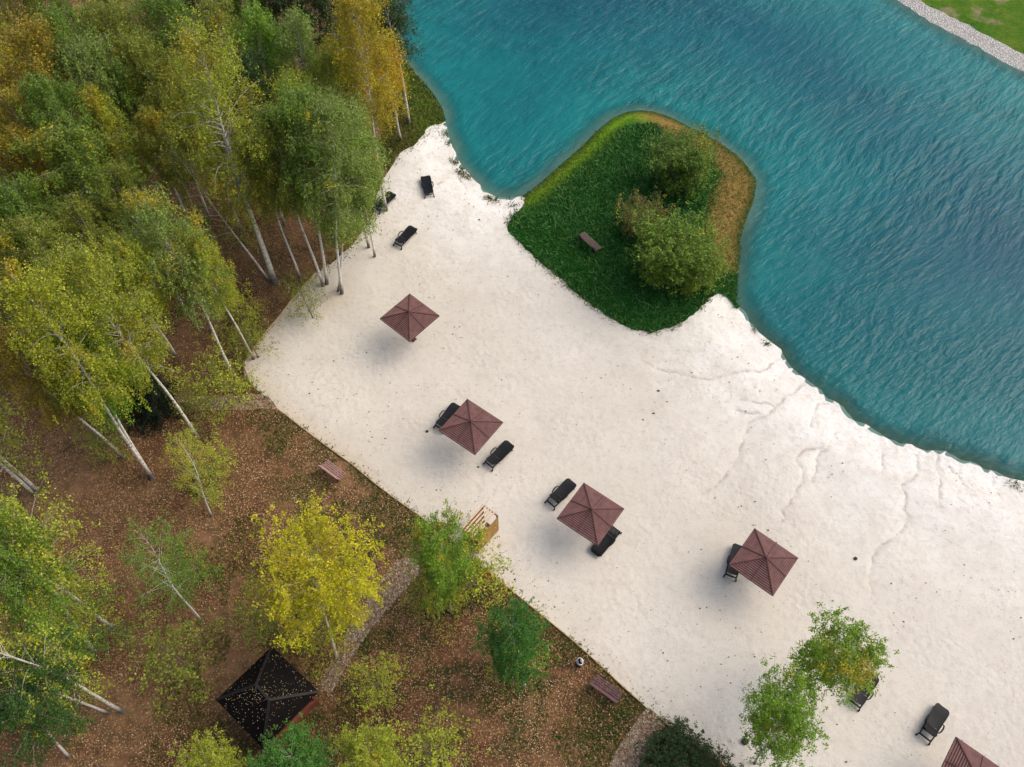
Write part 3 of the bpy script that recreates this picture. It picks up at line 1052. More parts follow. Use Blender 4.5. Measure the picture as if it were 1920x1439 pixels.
B = lambda: 'birch%d' % trng.randrange(5)
GW = 'birches of the wood'
T = [
    ('big', (345, 24), 19.5, YG, .42, 'tallest yellow-green birch with a thick white trunk rising from the red-brown litter', (516, 531)),
    ('sparse0', (322, 268), 12, OL, .2, 'thin pale birch leaning left out of the foot of the tallest birch', (507, 529)),
    ('birch1', (500, 190), 15, OL, .35, 'olive birch, left one of the two whose trunks cross at the sand corner', (606, 537)),
    ('birch4', (560, 150), 16, G_, .2, 'slim green birch, right one of the two whose trunks cross at the sand corner', (613, 533)),
    ('birch2', (600, 170), 16, PG, .25, 'birch with a dark-footed trunk standing in the sand by the first parasol', (641, 551)),
    ('broad1', (668, 292), 9.5, PG, .2, 'low drooping green birch overhanging the sand next to the three upper loungers', (634, 547)),
    ('birch0', (262, 366), 15.5, PG, .38, 'birch with one straight white trunk ending just left of the sand tip', (437, 702)),
    ('birch3', (-5, 500), 18.5, (0.34, 0.38, .025), .34, 'golden-topped birch, longer of the twin white trunks on the bare left litter', (287, 897)),
    ('birch4', (75, 545), 14.5, BG, .25, 'fresh green birch, shorter of the twin white trunks on the bare left litter', (283, 893)),
    ('sparse0', (-250, 600), 17, YG, .3, 'birch at the left edge whose upper pale trunk only shows its foot', (74, 924)),
    ('sparse1', (-230, 650), 16, YG, .3, 'birch at the left edge whose lower pale trunk only shows its foot', (66, 928)),
    ('birch2', (125, 452), 17, (0.29, 0.34, .030), .34, 'broad yellow-olive birch above the dark spruces', (372, 822)),
    ('birch1', (215, 452), 14, YG, .35, 'yellow-green birch right behind the broad one above the dark spruces', (330, 668)),
    ('sparse1', (330, 815), 8, YG, .45, 'small see-through birch on the litter below the left gravel path', (397, 968)),
    ('sparse0', (255, 1000), 10.5, G_, .2, 'small thin green birch alone on the litter left of the yellow birch', (378, 1165)),
    ('sparse0', (-130, 1150), 14, YG, .3, 'long curved pale birch leaning in from the lower left edge', (232, 1335)),
    ('sparse1', (-60, 1225), 10, YG, .25, 'shorter pale birch leaning beside the long curved one at lower left', (205, 1338)),
    ('airy0', (-20, 950), 14, YG, .25, 'green birch with a speckled crown at the left edge above the long curved birch', (180, 1225)),
    ('airy1', (30, 1108), 10, BG, .28, 'bright green round-topped birch at the lower left edge', (160, 1290)),
    ('broad0', (10, 1290), 8, (0.05, .12, .018), .15, 'dark green bushy birch filling the lower left corner', (130, 1420)),
    ('broad0', (583, 1030), 9.0, (0.50, 0.48, .014), .40, 'bright yellow spreading birch above the dark gazebo roof', (632, 1238)),
    ('broad1', (826, 996), 7.4, BG, .42, 'green and gold round birch beside the wooden changing cabin', (846, 1150)),
    ('broad1', (960, 1170), 7, LG, .12, 'small deep green birch on the litter between cabin and lower bench', (985, 1290)),
    ('broad1', (1602, 1214), 7, BG, .40, 'green and gold birch on the sand hiding a lounger', (1490, 1305)),
    ('broad1', (1482, 1305), 7.5, BG, .26, 'green birch on the sand by the bottom edge left of the last lounger', (1415, 1432)),
    # the wood, back to front
    (B(), (15, 25), 17, OB, .55, 'orange-brown birch in the top left corner of the wood', None),
    (B(), (85, -10), 17, G_, .15, 'bright green birch at the top edge right of the corner one', None),
    (B(), (120, 62), 16, PG, .2, 'pale green birch below the bright green one at the top left', None),
    (B(), (190, -10), 16, OL, .3, 'olive birch at the top edge left of the tallest birch', None),
    (B(), (245, 62), 15, OL, .25, 'dull olive birch left of the crown of the tallest birch', None),
    (B(), (215, 95), 14, G_, .15, 'grey-green birch showing a stretch of white trunk in the upper left wood', None),
    (B(), (158, 160), 14, YG, .58, 'narrow birch with a gold middle and green tip in the upper left wood', None),
    (B(), (5, 160), 15, (0.34, .29, .02), .3, 'mustard birch on the left edge under the orange-brown corner one', None),
    (B(), (8, 232), 14, OB, .5, 'rusty orange birch on the left edge above the light green crown', None),
    ('birch2', (115, 228), 15, (0.16, .24, .02), .32, 'large light green crown in the left part of the wood', None),
    (B(), (20, 325), 14, G_, .2, 'green birch on the left edge below the rusty one', None),
    (B(), (300, -30), 16, G_, .1, 'fresh green birch at the top edge above the tallest birch', None),
    (B(), (385, -25), 16, OL, .35, 'brownish olive birch at the top edge right of the tallest birch', None),
    (B(), (468, 2), 16, BG, .12, 'green birch with forked white limbs, left of a like pair near the top edge', None),
    (B(), (550, 0), 16, PG, .15, 'green birch with forked white limbs, right of a like pair near the top edge', None),
    (B(), (612, 72), 14, YG, .25, 'olive green birch at the left foot of the golden birch', None),
    ('birch3', (640, -40), 18, YE, .75, 'golden birch with pale bare limbs near the water', None),
    ('birch1', (702, 72), 12, GO, .5, 'narrow orange-gold birch at the bank', (752, 262)),
    (B(), (525, 135), 14, YG, .28, 'yellow-green birch right of the tallest birch, halfway to the golden birch', None),
    (B(), (618, 175), 13, PG, .18, 'light green birch below the golden birch', None),
    (B(), (660, 238), 11, BG, .18, 'green birch at the beach edge below the golden birch', None),
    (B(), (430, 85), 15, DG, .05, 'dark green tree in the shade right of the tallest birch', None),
    (B(), (275, 195), 13, OL, .42, 'brown-tinged birch just left of the tallest trunk', None),
    (B(), (130, 355), 13, OL, .22, 'dull green birch beneath the large light green crown', None),
    (B(), (48, 410), 14, OL, .18, 'dark olive birch left of the broad yellow-olive birch', None),
    (B(), (352, 432), 12, YG, .35, 'yellow-green birch right of the straight white trunk above the sand tip', None),
    (B(), (-15, 605), 14, OB, .35, 'brown-leaved birch on the left edge under the golden-topped one', None),
    (B(), (470, 240), 13, OL, .3, 'olive birch between the tallest trunk and the crossed pair', None),
    (B(), (205, 300), 13, OL, .2, 'olive birch right of the large light green crown', None),
    (B(), (60, 130), 16, G_, .2, 'green birch right of the orange-brown corner one', None),
    (B(), (335, 120), 14, YG, .2, 'yellow-green birch tucked behind the middle of the tallest birch', None),
    (B(), (655, 320), 8, BG, .2, 'short green birch at the sand edge beside the half-hidden lounger', (668, 425)),
]
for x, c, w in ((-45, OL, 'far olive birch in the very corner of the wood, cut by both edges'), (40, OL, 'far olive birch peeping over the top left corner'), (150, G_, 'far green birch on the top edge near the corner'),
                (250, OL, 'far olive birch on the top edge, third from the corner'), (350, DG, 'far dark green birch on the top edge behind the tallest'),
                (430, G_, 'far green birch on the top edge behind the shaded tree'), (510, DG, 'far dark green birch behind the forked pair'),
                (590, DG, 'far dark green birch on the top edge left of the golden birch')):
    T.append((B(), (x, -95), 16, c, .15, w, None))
for y, c, w in ((70, OB, 'rust coloured birch mostly outside the left edge near the top'), (-10, YG, 'yellow-green birch mostly outside the left edge at the corner'), (190, YG, 'yellow-green birch mostly outside the left edge beside the mustard one'), (300, G_, 'fresh green birch mostly outside the left edge beside the large light crown'), (400, OL, 'olive birch mostly outside the left edge'), (980, G_, 'green birch mostly outside the left edge, lower down')):
    T.append((B(), (-90, y), 15, c, .3, w, None))
for k, top, h, col, aut, lab, base in T:
    plant(k, top, h, col, aut, lab, base, group=GW if base is None else None,
          rs=1.4 if lab.startswith('large light') else (1.15 if lab.endswith('hiding a lounger') or k == 'broad0' else (0.86 if (k, h) in (('birch3', 18.5), ('birch2', 17)) else 0.96)))
# dense dark tree by the water
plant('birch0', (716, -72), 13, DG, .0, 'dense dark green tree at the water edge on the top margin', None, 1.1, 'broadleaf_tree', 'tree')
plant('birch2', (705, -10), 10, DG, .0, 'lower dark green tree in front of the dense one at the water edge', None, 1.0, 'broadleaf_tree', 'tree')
# spruces
plant('spruce', (272, 700), 5, (0.018, .034, .014), 0, 'larger dark spruce under the broad yellow-olive birch', (300, 770), 1.0, 'spruce_tree', 'spruce')
plant('spruce', (225, 715), 3.6, (0.018, .034, .014), 0, 'smaller dark spruce left of the larger one', (245, 765), 1.0, 'spruce_tree', 'spruce')
# peninsula willows
plant('willow0', (1262, 432), 4.6, (0.17, .28, .034), .18, 'big bushy willow beside the bench on the peninsula', (1252, 535), 1.05, 'willow_bush', 'willow')
plant('willow1', (1285, 268), 4.4, (0.14, .24, .030), .24, 'olive willow nearest the peninsula tip', (1282, 362), 1.12, 'willow_bush', 'willow')
plant('shrub', (1202, 385), 3.2, (0.18, .18, .035), .4, 'small willow clump on the bench side of the big willow', (1205, 440), 1.1, 'willow_bush', 'willow')
plant('shrub', (1300, 465), 3.4, (0.16, .24, .028), .15, 'light green willow clump on the lake side of the big willow', (1300, 545), 1.25, 'willow_bush', 'willow')
# bottom margin growth
plant('broad1', (545, 1418), 5.2, (0.075, .210, .024), .12, 'green bushy tree in front of the gazebo at the bottom edge', (562, 1510), 1.45, 'birch_tree', 'birch')
plant('broad1', (690, 1405), 5.5, YG, .3, 'yellow-green bushy birch at the bottom edge right of the gazebo', (708, 1490), 1.2)
plant('sprig', (800, 1400), 4.0, YG, .3, 'wispy yellow-green sapling at the bottom edge, right of the bushy birch', (808, 1450), 1.2, 'sapling', 'sapling')
plant('broad1', (385, 1425), 5.0, YG, .3, 'yellow-green crown at the bottom edge left of the gazebo', (420, 1520), 1.3)
plant('willow1', (1268, 1402), 1.5, (0.035, .075, .018), .05, 'low dark green bush right of the bottom gravel path', (1270, 1440), 1.9, 'low_bush', 'bush')
plant('shrub', (1335, 1432), 1.2, (0.045, .075, .020), .1, 'low green bush against the edging at the bottom margin', (1330, 1455), 1.6, 'low_bush', 'bush')
SP = [((430, 575), 3.5, YG, 'olive undergrowth between the sand corner and the leaning birch'), ((455, 640), 3, OL, 'olive undergrowth beside the tip of the sand'),
      ((400, 720), 4, YG, 'yellow-green undergrowth at the left end of the gravel path'), ((350, 760), 3, OL, 'low growth by the foot of the larger spruce'),
      ((370, 870), 3.5, YG, 'yellow-green growth around the small see-through birch'), ((180, 840), 3, OL, 'thin growth left of the twin trunks'),
      ((815, 1125), 3.5, OL, 'olive growth below the green and gold round birch'), ((880, 1070), 4.5, YG, 'gold-tinged growth beside the changing cabin'),
      ((598, 1200), 3.2, YG, 'yellow growth between gazebo and yellow birch'), ((500, 1150), 4, OL, 'olive growth left of the yellow birch'),
      ((300, 1240), 4.5, OL, 'olive growth left of the gazebo'),
      ((150, 1180), 4, G_, 'green growth at lower left beside the round-topped birch'), ((980, 1230), 3.5, G_, 'green growth beside the small deep green birch'),
      ((700, 1300), 3, YG, 'small yellow sprig right of the gazebo'), ((330, 1080), 3.5, G_, 'thin green growth above the lone thin birch'),
      ((560, 560), 3, OL, 'olive growth behind the crossed trunks')]
for (x, y), h, c, lab in SP:
    plant('sprig', (x, y - 25), h, c, .35, lab, None, 1.15, 'sapling', 'sapling', 'saplings on the forest floor')


# ------------------------------------------------------------------ parasols
trng0 = random.Random(3)


def make_parasol():
    side, rim, rise = 2.6, 2.42, 0.55
    hs = side / 2
    root = empty('beach_parasol', (0, 0, 0))
    n = 12
    for k in range(4):
        a = k * math.pi / 2
        ca, sa = math.cos(a), math.sin(a)
        rot = lambda p: (p[0] * ca - p[1] * sa, p[0] * sa + p[1] * ca, p[2])
        m = MB()
        sl_ = rise / hs
        for i in range(n):
            y1 = -hs + (hs - 0.06) * i / n           # outer edge of the slat, towards the eave
            y2 = y1 + (hs - 0.06) / n * 0.74
            z1, z2 = rim + (hs + y1) * sl_ + 0.020 + 0.006 * trng0.random(), rim + (hs + y2) * sl_ - 0.004
            t = 0.018
            x1, x2 = -y1 - 0.012, -y2 - 0.012
            vs = [(-x1, y1, z1), (x1, y1, z1), (x2, y2, z2), (-x2, y2, z2), (-x1, y1, z1 - t), (x1, y1, z1 - t), (x2, y2, z2 - t), (-x2, y2, z2 - t)]
            m.add([rot(v) for v in vs], [(0, 1, 2, 3), (7, 6, 5, 4), (0, 4, 5, 1), (1, 5, 6, 2), (2, 6, 7, 3), (3, 7, 4, 0)])
        rp = m.build('roof_panel', M_ROOFWOOD, root)
        m = MB()                                      # dark lining board under the slats
        e, zt = hs - .03, rim - 0.012
        vs = [rot(v) for v in ((-e, -e, zt), (e, -e, zt), (0, -0.02, rim + rise - 0.045))]
        vs += [(v[0], v[1], v[2] - .012) for v in vs]
        m.add(vs, [(0, 1, 2), (5, 4, 3), (0, 3, 4, 1), (1, 4, 5, 2), (2, 5, 3, 0)])
        m.build('lining', M_DARKWOOD, rp)
        h = MB()                                      # hip batten over the corner
        h.bar(rot((-hs - .005, -hs - .005, rim + 0.028)), rot((-0.05, -0.05, rim + rise + 0.012)), 0.045, 0.022)
        h.build('hip_batten', M_DARKWOOD, root)
        h = MB()                                      # batten down the middle of the side
        h.bar(rot((0, -hs, rim + 0.034)), rot((0, -0.05, rim + rise + 0.016)), 0.03, 0.02)
        h.build('middle_batten', M_DARKWOOD, root)
        h = MB()
        h.bar(rot((-hs - .018, -hs - 0.014, rim - 0.03)), rot((hs - .008, -hs - 0.014, rim - 0.03)), 0.022, 0.075)
        h.build('fascia_board', M_DARKWOOD, root)
        h = MB()
        h.bar(rot((-hs + .04, -hs + .04, rim - 0.045)), rot((-0.05, -0.05, rim + rise - 0.075)), 0.05, 0.05)
        h.build('rafter', M_DARKWOOD, root)
        h = MB()
        h.bar(rot((0, -0.05, rim - 0.75)), rot((0, -0.80, rim + 0.12)), 0.05, 0.05)
        h.build('brace', M_DARKWOOD, root)
    p = MB(); p.box((0, 0, (rim + rise - 0.06) / 2), (0.11, 0.11, rim + rise - 0.06), None, 0.008); p.build('pole', M_DARKWOOD, root)
    p = MB()
    p.box((0, 0, rim + rise + 0.035), (0.15, 0.15, 0.03), None, 0.006)
    p.add([(-.06, -.06, rim + rise + .05), (.06, -.06, rim + rise + .05), (.06, .06, rim + rise + .05), (-.06, .06, rim + rise + .05), (0, 0, rim + rise + .10)],
          [(0, 1, 4), (1, 2, 4), (2, 3, 4), (3, 0, 4)])
    p.build('cap', M_DARKWOOD, root)
    p = MB(); p.box((0, 0, 0.04), (0.32, 0.32, 0.10), None, 0.015); p.build('foot', M_DARKWOOD, root)
    return root


def fit(a, b, h=0.0):
    """ground point and heading from two photo points at height h (from b to a)"""
    pa, pb = at(*a, h), at(*b, h)
    mid = (pa + pb) / 2
    return mid, math.atan2(pa.y - pb.y, pa.x - pb.x), (pa - pb).length


par0 = make_parasol()
for i, (x, y, a, lab) in enumerate(((-6.41, 31.82, 93.52, 'brown slatted parasol standing alone near the birches, nothing beneath it'),
                                    (-2.36, 23.98, 98.21, 'brown slatted parasol with a lounger on either side, beside the dark weed spot'),
                                    (4.26, 18.55, 98.72, 'brown slatted parasol overlapping a lounger at its bottom corner, nearest the cabin'),
                                    (13.20, 15.84, 95.76, 'brown slatted parasol with one lounger poking out on its left'),
                                    (None, None, 96.5, 'brown slatted parasol cut off by the bottom edge of the picture'))):
    if x is None:
        q = ray_to(1793, 1383, 2.42)
        c = 1.3 * math.sqrt(2)
        x, y = q[0] - c * math.cos(R(a)), q[1] - c * math.sin(R(a))
    o = par0 if i == 0 else copy_tree(par0)
    o.location = (x, y, hz(x, y))
    o.rotation_euler = (0, 0, R(a - 45))
    tag(o, lab, 'parasol', 'slatted beach parasols')


# ------------------------------------------------------------------ sun loungers
def make_lounger(back):
    root = empty('sun_lounger', (0, 0, 0))

    def panel(x0, x1, n, w, z, tilt=0.0, hinge=None, cuts=0.012):
        m = MB()
        for i in range(n):
            a, b = x0 + (x1 - x0) * i / n, x0 + (x1 - x0) * (i + 1) / n
            a += cuts / 2; b -= cuts / 2
            segs = 6
            top, bot = [], []
            for xx in (a, b):
                for j in range(segs + 1):
                    yy = -1 + 2 * j / segs
                    X, Y = xx, yy * w(xx)
                    Zz = z(xx) + 0.022 * (yy * yy)
                    top.append((X, Y, Zz)); bot.append((X, Y, Zz - 0.022))
            s1 = segs + 1
            fs = []
            for j in range(segs):
                fs.append((j, s1 + j, s1 + j + 1, j + 1))
                fs.append((2 * s1 + j + 1, 3 * s1 + j + 1, 3 * s1 + j, 2 * s1 + j))
                fs.append((j, j + 1, 2 * s1 + j + 1, 2 * s1 + j))
                fs.append((s1 + j + 1, s1 + j, 3 * s1 + j, 3 * s1 + j + 1))
            fs.append((0, 2 * s1, 3 * s1, s1)); fs.append((segs, s1 + segs, 3 * s1 + segs, 2 * s1 + segs))
            vs = top + bot
            if hinge is not None:
                hx, hz_ = hinge
                c, s = math.cos(tilt), math.sin(tilt)
                vs = [(hx - ((hx - v[0]) * c) - (v[2] - hz_) * s * -1 * 0 - 0, v[1], hz_ + (v[2] - hz_) * c + (hx - v[0]) * s) if False else
                      (hx - (hx - v[0]) * c + (v[2] - hz_) * s, v[1], hz_ + (hx - v[0]) * s + (v[2] - hz_) * c) for v in vs]
            m.add(vs, fs)
        return m
    # foot part: widens to a rounded end that curls down
    wf = lambda x: (0.315 + 0.06 * sm(np.float64((x + 0.25) / 0.7))) * math.sqrt(max(0.02, 1 - max(0, (x - 0.72) / 0.27) ** 2.6 * 0.62))
    zf = lambda x: 0.33 - 0.10 * max(0, (x - 0.75) / 0.25) ** 2 - 0.015 * math.sin(min(1, max(0, (x + .3) / .9)) * math.pi)
    panel(-0.28, 0.98, 15, lambda x: float(wf(x)), lambda x: float(zf(x)), cuts=0.008).build('bed', M_PLASTIC, root, False)
    wb = lambda x: 0.315 * math.sqrt(max(0.05, 1 - max(0, (-x - 0.80) / 0.17) ** 2 * 0.5))
    panel(-0.95, -0.30, 9, wb, lambda x: 0.335, back, (-0.30, 0.335)).build('backrest', M_PLASTIC, root, False)
    m = MB()
    for s in (-1, 1):
        m.tube([(-1.0, s * .29, .27), (-0.6, s * .315, .285), (-.2, s * .31, .285), (.3, s * .33, .285), (.7, s * .33, .27), (.88, s * .27, .22)], [.036, .042, .046, .046, .042, .03], 8)
    m.bar((-0.97, -.29, .27), (-0.97, .29, .27), .075, .04)
    m.bar((-0.60, -.285, .255), (-0.60, .285, .255), .12, .025)
    m.bar((-0.36, -.285, .25), (-0.36, .285, .25), .10, .025)
    m.bar((0.86, -.27, .22), (0.86, .27, .22), .035, .03)
    m.build('frame', M_PLASTIC, root, True)
    if back > 0.15:
        m = MB(); m.bar((-.30 - .45 * math.cos(back), -.2, .33 + .45 * math.sin(back)), (-.72, -.2, .27), .02, .02)
        m.bar((-.30 - .45 * math.cos(back), .2, .33 + .45 * math.sin(back)), (-.72, .2, .27), .02, .02)
        m.build('prop', M_PLASTIC, root)
    for s in (-1, 1):
        m = MB()
        m.tube([(-.42, s * .29, .30), (-.40, s * .38, .42), (-.30, s * .415, .49), (-.10, s * .425, .50), (.06, s * .405, .46), (.14, s * .33, .31)], [.026, .03, .036, .038, .032, .026], 8)
        m.build('armrest', M_PLASTIC, root, True)
        m = MB(); m.tube([(.68, s * .29, .27), (.76, s * .32, .0)], [.034, .028], 8); m.build('leg', M_PLASTIC, root, True)
        m = MB(); m.tube([(-.90, s * .29, .27), (-1.04, s * .33, .06)], [.036, .03], 8)
        lg = m.build('leg', M_PLASTIC, root, True)
        m = MB(); m.tube([(-1.04, s * .315, .07), (-1.04, s * .37, .07)], [.072, .072], 14); m.build('wheel', M_PLASTIC, root, False)
    return root


protos = {0: make_lounger(0.03), 1: make_lounger(R(16)), 2: make_lounger(R(36))}
used = set()
LG_ = [((796.4, 326), (805.5, 368), 0, 'black plastic lounger farthest up the beach, lying flat and alone'),
       ((735, 364), (708, 389), 1, 'black lounger half covered by overhanging birch leaves at the wood edge'),
       ((774.8, 428), (748, 456), 1, 'black lounger just below the half-covered one, with leaves on it'),
       ((855.5, 762), (826, 798), 1, 'black lounger tucked under the left corner of the second parasol'),
       ((955.5, 833), (919, 869), 1, 'dark lounger in the open right of the second parasol'),
       ((1071, 906), (1036, 941), 2, 'ribbed black lounger left of the third parasol'),
       ((1117, 1036), (1153, 994), 0, 'flat black lounger under the lower right corner of the third parasol'),
       ((1386, 1026), (1372, 1076), 1, 'black lounger mostly hidden under the fourth parasol'),
       ((1636, 1268), (1606, 1316), 1, 'dark lounger half hidden behind the green and gold birch'),
       ((1768, 1328), (1737, 1380), 2, 'ribbed black lounger standing above the cut-off parasol')]
for fa, fb, kd, lab in LG_:
    mid, ang, ln = fit(fa, fb, 0.3)
    o = protos[kd] if kd not in used else copy_tree(protos[kd])
    used.add(kd)
    o.location = mid
    o.rotation_euler = (0, 0, ang)
    tag(o, lab, 'sun lounger', 'black sun loungers on the beach')


# ------------------------------------------------------------------ benches
def make_bench(mat, loc, rz, label, nseat=5, L=1.75):
    root = empty('park_bench', loc, rz)               # local +y is the way a sitter faces
    for i in range(nseat):
        m = MB(); y = -0.22 + i * 0.115
        m.bar((-L / 2, y, .46 - 0.012 * abs(i - 2)), (L / 2, y, .46 - 0.012 * abs(i - 2)), .070, .032, ch=.006)
        m.build('seat_slat', mat, root)
    for i in range(3):
        m = MB(); t = 0.10 + i * 0.125
        y, z = -0.24 - t * 0.50, .50 + t * 0.86
        m.bar((-L / 2, y, z), (L / 2, y, z), .105, .028, up=(0, .86, .5), ch=.006)
        m.build('back_slat', mat, root)
    for s in (-1, 1):
        x = s * (L / 2 - 0.22)
        m = MB()
        m.bar((x, .22, 0), (x, .20, .44), .05, .05)
        m.bar((x, -.34, 0), (x, -.22, .44), .05, .05)
        m.bar((x, -.26, .425), (x, .25, .425), .05, .035)
        m.bar((x, -.245, .44), (x, -.24 - .40 * .5 - .02, .50 + .40 * .86), .045, .04)
        m.build('leg_frame', M_IRON, root)
    return tag(root, label, 'bench')


for (fa, fb, mt, lab) in (((610, 869), (641, 892), M_BENCHWOOD, 'pinkish slatted bench on the leaf litter by the upper part of the edging'),
                          ((1113, 1272), (1163, 1308), M_BENCHWOOD2, 'plum coloured slatted bench on the litter near the bottom gravel path'),
                          ((1090, 437), (1123, 467), M_BENCHWOOD3, 'weathered brown bench standing in the green grass of the peninsula')):
    mid, ang, ln = fit(fb, fa, 0.5)
    make_bench(mt, mid, ang, lab, L=max(1.5, min(1.95, ln)))

# ------------------------------------------------------------------ changing cabin: board walls, open slat roof
c1, c2 = at(907, 948, 2.0), at(932, 967, 2.0)
u_ = (c2 - c1); wd = u_.length; u_.normalize()
v_ = Vector((u_.y, -u_.x, 0))                         # towards lower left
if v_.y > 0: v_ = -v_
LN = 1.75
root = empty('changing_cabin', (c1 + c2) / 2 + v_ * (LN / 2), math.atan2(u_.y, u_.x))
tag(root, 'ochre boarded changing cabin with pale roof slats at the edge of the sand', 'cabin')
hw, hl, HT = wd / 2 + .08, LN / 2, 2.0
for s, nm in ((1, 'side_wall'), (-1, 'side_wall')):
    m = MB()
    k = 14
    for i in range(k):
        y = -hl + (i + .5) * 2 * hl / k
        m.box((s * hw, y, HT / 2 + .06), (.022, 2 * hl / k - .008, HT - .12))
    m.build(nm, M_OCHREWOOD, root)
m = MB()
for i in range(9):
    x = -hw + .03 + (i + .5) * (2 * hw - .06) / 9
    m.box((x, -hl + .02, HT / 2 + .06), ((2 * hw - .06) / 9 - .008, .022, HT - .12))
m.build('end_wall', M_OCHREWOOD, root)
for sx in (-1, 1):
    for sy in (-1, 1):
        m = MB(); m.box((sx * (hw - .045), sy * (hl - .05), HT / 2), (.07, .07, HT)); m.build('post', M_DARKWOOD, root)
m = MB()
m.bar((-hw, hl - .02, HT + .03), (hw, hl - .02, HT + .03), .05, .06)
m.bar((-hw, -hl + .02, HT + .03), (hw, -hl + .02, HT + .03), .05, .06)
m.bar((-hw, 0, HT + .028), (hw, 0, HT + .028), .05, .05)
m.build('top_rail', M_DARKWOOD, root)
for i in range(5):
    x = -hw + .08 + i * (2 * hw - .26) / 4.6
    m = MB(); m.bar((x, -hl - .08, HT + .09), (x, hl + .06 + .02 * (i % 2), HT + .09), .10, .03); m.build('roof_slat', M_PALEWOOD, root)
m = MB(); m.box((hw - .25, -.20, HT + .125), (.26, .32, .025), Matrix.Rotation(.15, 3, 'Z')); m.build('roof_board', M_PALEWOOD, root)
m = MB(); m.box((0, 0, .03), (2 * hw - .1, 2 * hl - .1, .05)); m.build('floor', M_DARKWOOD, root)

# ------------------------------------------------------------------ gazebo
ZE, ZR = 2.35, 3.75
N_, E_c, W_ = (Vector((*ray_to(*q, ZE), ZE)) for q in ((510, 1212), (598, 1297), (405, 1313)))
S_ = E_c + W_ - N_
ra, rb = (Vector((*ray_to(*q, ZR), ZR)) for q in ((480, 1284), (505, 1313)))
root = empty('gazebo', ((N_.x + S_.x) / 2, (N_.y + S_.y) / 2, 0))
tag(root, 'garden gazebo with a black hipped roof sprinkled with pale fallen leaves', 'gazebo')
o_ = root.location


def slab(name, P_, mat, th=.05, parent=root):
    P_ = [Vector(p) - o_ for p in P_]
    n = (P_[1] - P_[0]).cross(P_[2] - P_[0]).normalized()
    if n.z < 0: P_ = P_[::-1]; n = -n
    k = len(P_)
    m = MB()
    m.add(P_ + [p - n * th for p in P_], [tuple(range(k)), tuple(reversed(range(k, 2 * k)))] + [(i, k + i, k + (i + 1) % k, (i + 1) % k) for i in range(k)])
    return m.build(name, mat, parent)


faces_ = [('roof_slope', [N_, W_, ra]), ('roof_slope', [W_, S_, rb, ra]), ('roof_slope', [S_, E_c, rb]), ('roof_slope', [E_c, N_, ra, rb])]
for nm, P_ in faces_:
    slab(nm, P_, M_ROOFDARK)
m = MB()
for a_, b_ in ((N_, ra), (W_, ra), (S_, rb), (E_c, rb), (ra, rb)):
    m.bar(a_ - o_ + Vector((0, 0, .03)), b_ - o_ + Vector((0, 0, .03)), .12, .04)
m.build('ridge_cap', simple('ridge_metal', (0.022, .019, .019), .7, .3, 3), root)
ctr = (N_ + S_) / 2
ins = lambda p, k=.80: (ctr + (p - ctr) * k) - o_
for p in (N_, E_c, S_, W_):
    q = ins(p)
    m = MB(); m.box((q.x, q.y, (ZE) / 2), (.14, .14, ZE), Matrix.Rotation(R(-44), 3, 'Z')); m.build('post', M_TERRA, root)
for a_, b_ in ((N_, E_c), (E_c, S_), (S_, W_), (W_, N_)):
    A_, B_ = ins(a_, 0.82), ins(b_, 0.82)
    m = MB()
    m.bar((A_.x, A_.y, .95), (B_.x, B_.y, .95), .16, .06)
    m.bar((A_.x, A_.y, .45), (B_.x, B_.y, .45), .04, .75)
    m.build('railing', M_TERRA, root)
    m = MB(); m.bar((ins(a_, .93).x, ins(a_, .93).y, ZE - .16), (ins(b_, .93).x, ins(b_, .93).y, ZE - .16), .10, .16); m.build('beam', M_TERRA, root)
m = MB(); q = [ins(p, .82) for p in (N_, E_c, S_, W_)]
m.add([(v.x, v.y, .05) for v in q] + [(v.x, v.y, 0.0) for v in q], [(3, 2, 1, 0), (4, 5, 6, 7), (0, 1, 5, 4), (1, 2, 6, 5), (2, 3, 7, 6), (3, 0, 4, 7)])
m.build('floor', M_TERRA, root)
# leaves fallen on the roof
pts_r = []
for (nm, P_), cnt in zip(faces_, (45, 190, 60, 170)):
    P_ = [Vector(p) for p in P_]
    tris = [(P_[0], P_[1], P_[2])] + ([(P_[0], P_[2], P_[3])] if len(P_) == 4 else [])
    for _ in range(cnt):
        A_, B_, D_ = tris[int(rng.integers(len(tris)))]
        r1, r2 = rng.random(), rng.random()
        if r1 + r2 > 1: r1, r2 = 1 - r1, 1 - r2
        pts_r.append(A_ + (B_ - A_) * r1 + (D_ - A_) * r2 + Vector((0, 0, .02)))
Cc = np.array([tuple(p) for p in pts_r])
n = len(Cc); a = rng.uniform(0, 6.28, n); s = rng.uniform(.012, .024, n)
U = np.column_stack([np.cos(a), np.sin(a), np.zeros(n)]) * s[:, None]
Vv = np.column_stack([-np.sin(a), np.cos(a), np.zeros(n)]) * s[:, None] * 1.3
tag(link('roof_leaves', quads('roof_leaves', Cc, U, Vv, rng.uniform(.75, 1, n), M_FALLEN)), 'pale fallen leaves lying on the black gazebo roof', 'fallen leaves', None, 'stuff')

# ------------------------------------------------------------------ timber edging between sand and litter
def edging(P_, label):
    me_ = MB()
    for (x1, y1), (x2, y2) in zip(P_[:-1], P_[1:]):
        me_.bar((x1, y1, .03), (x2, y2, .03), .045, .13)
    tag(me_.build('timber_edging', M_EDGE), label, 'edging', 'timber edging of the beach')


def resample(P_):
    return [P_[i] for i in range(0, len(P_), 2)] + [P_[-1]]


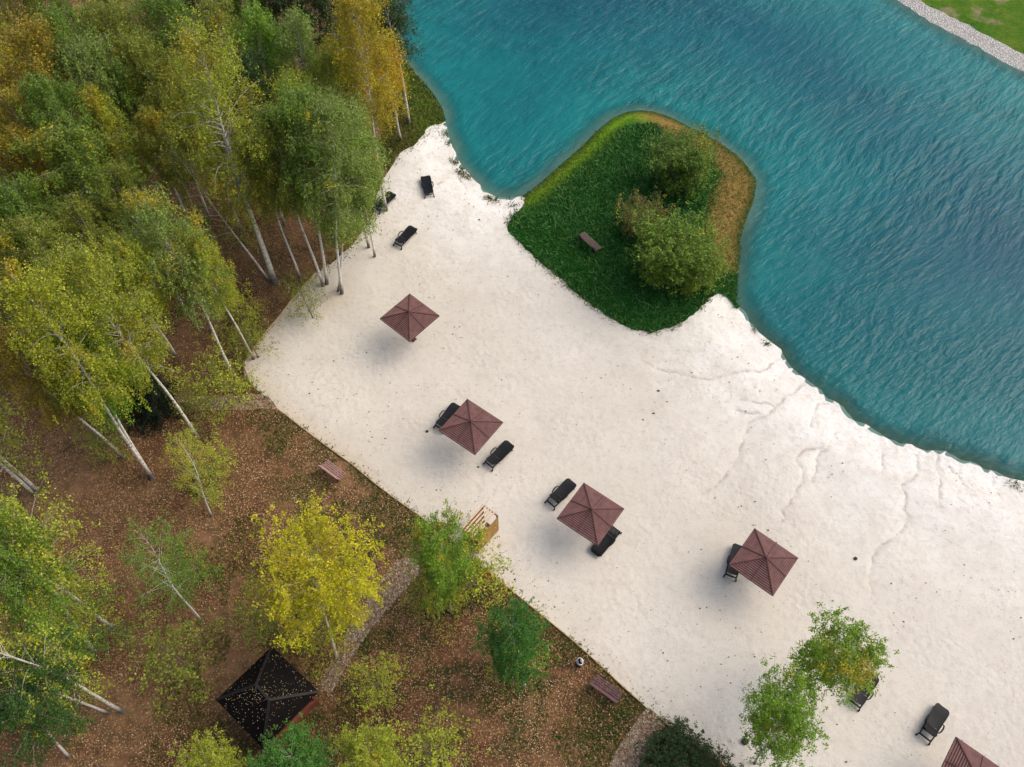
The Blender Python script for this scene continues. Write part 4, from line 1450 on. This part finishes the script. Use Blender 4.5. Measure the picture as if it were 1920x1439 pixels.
cf_ = np.array(curb_f)
i1 = int(np.argmin(np.hypot(*(cf_ - np.array(ray_to(490, 738))).T)))
i2 = int(np.argmin(np.hypot(*(cf_ - np.array(ray_to(528, 772))).T)))
i3 = int(np.argmin(np.hypot(*(cf_ - np.array(ray_to(1212, 1326))).T)))
i4 = int(np.argmin(np.hypot(*(cf_ - np.array(ray_to(1244, 1354))).T)))
edging(resample(curb_f[:i1]), 'pale timber edging round the left tip of the sand above the gravel path')
edging(resample(curb_f[i2:i3]), 'long straight timber edging between the sand and the benches')
edging(resample(curb_f[i4:]), 'timber edging right of the bottom gravel path')

# ------------------------------------------------------------------ single small things
def rock(name, px, py, r, mat, label, cat, flat=.6, seed=1):
    g = random.Random(seed)
    import bmesh
    bm = bmesh.new()
    bmesh.ops.create_icosphere(bm, subdivisions=2, radius=r)
    for v in bm.verts:
        v.co *= 1 + .35 * mnoise.noise(v.co * (2.2 / r) + Vector((seed * 3.1, 0, 0)))
        v.co.z *= flat
    me_ = bpy.data.meshes.new(name); bm.to_mesh(me_); bm.free(); me_.materials.append(mat)
    o = link(name, me_)
    p = at(px, py)
    o.location = p + Vector((0, 0, r * flat * .5))
    return tag(o, label, cat)


rock('stone', 1396, 1391, .17, M_STONE, 'dark rounded stone on the sand left of the lowest beach birch', 'stone', .8, 2)
rock('stone', 801, 809.5, .09, M_STONE, 'small black stone on the sand left of the second parasol', 'stone', .7, 3)
rock('stone', 1604, 1048, .10, M_STONE, 'small black stone on the sand far right of the fourth parasol', 'stone', .6, 4)
# waste bin with a white liner
p = at(1086, 1246)
root = empty('waste_bin', p)
tag(root, 'small black waste bin with a white liner between edging and plum bench', 'waste bin')
m = MB(); m.tube([(0, 0, 0), (0, 0, .02), (0, 0, .55), (0, 0, .56)], [.15, .16, .19, .19], 16, False); m.build('body', M_IRON, root)
m = MB(); m.tube([(0, 0, .54), (0, 0, .59), (.01, 0, .60)], [.195, .20, .16], 16, False)
m.tube([(.08, .03, .50), (.10, .04, .60), (.09, .03, .63)], [.07, .09, .03], 8); m.build('liner', M_WHITEBAG, root, True)
m = MB(); m.tube([(0, 0, .02), (0, 0, .05)], [.15, .15], 16); m.build('base', M_IRON, root)
# fallen branches
for j, (x, y, l, an, lab) in enumerate(((132, 841, .9, .6, 'short dark fallen branch on the litter left of the twin trunks'),
                                        (350, 1172, .8, 2.2, 'thin pale fallen branch by the lone thin birch'))):
    p = at(x, y)
    m = MB()
    d = Vector((math.cos(an), math.sin(an), 0)); e = Vector((-d.y, d.x, 0))
    m.tube([p - d * l / 2 + Vector((0, 0, .05)), p + e * .06 + Vector((0, 0, .09)), p + d * l / 2 + Vector((0, 0, .06))], [.045, .035, .012], 6)
    m.tube([p + e * .06 + Vector((0, 0, .08)), p + d * .25 + e * .3 + Vector((0, 0, .12))], [.025, .008], 5)
    tag(m.build('fallen_branch', M_BRANCH), lab, 'branch')
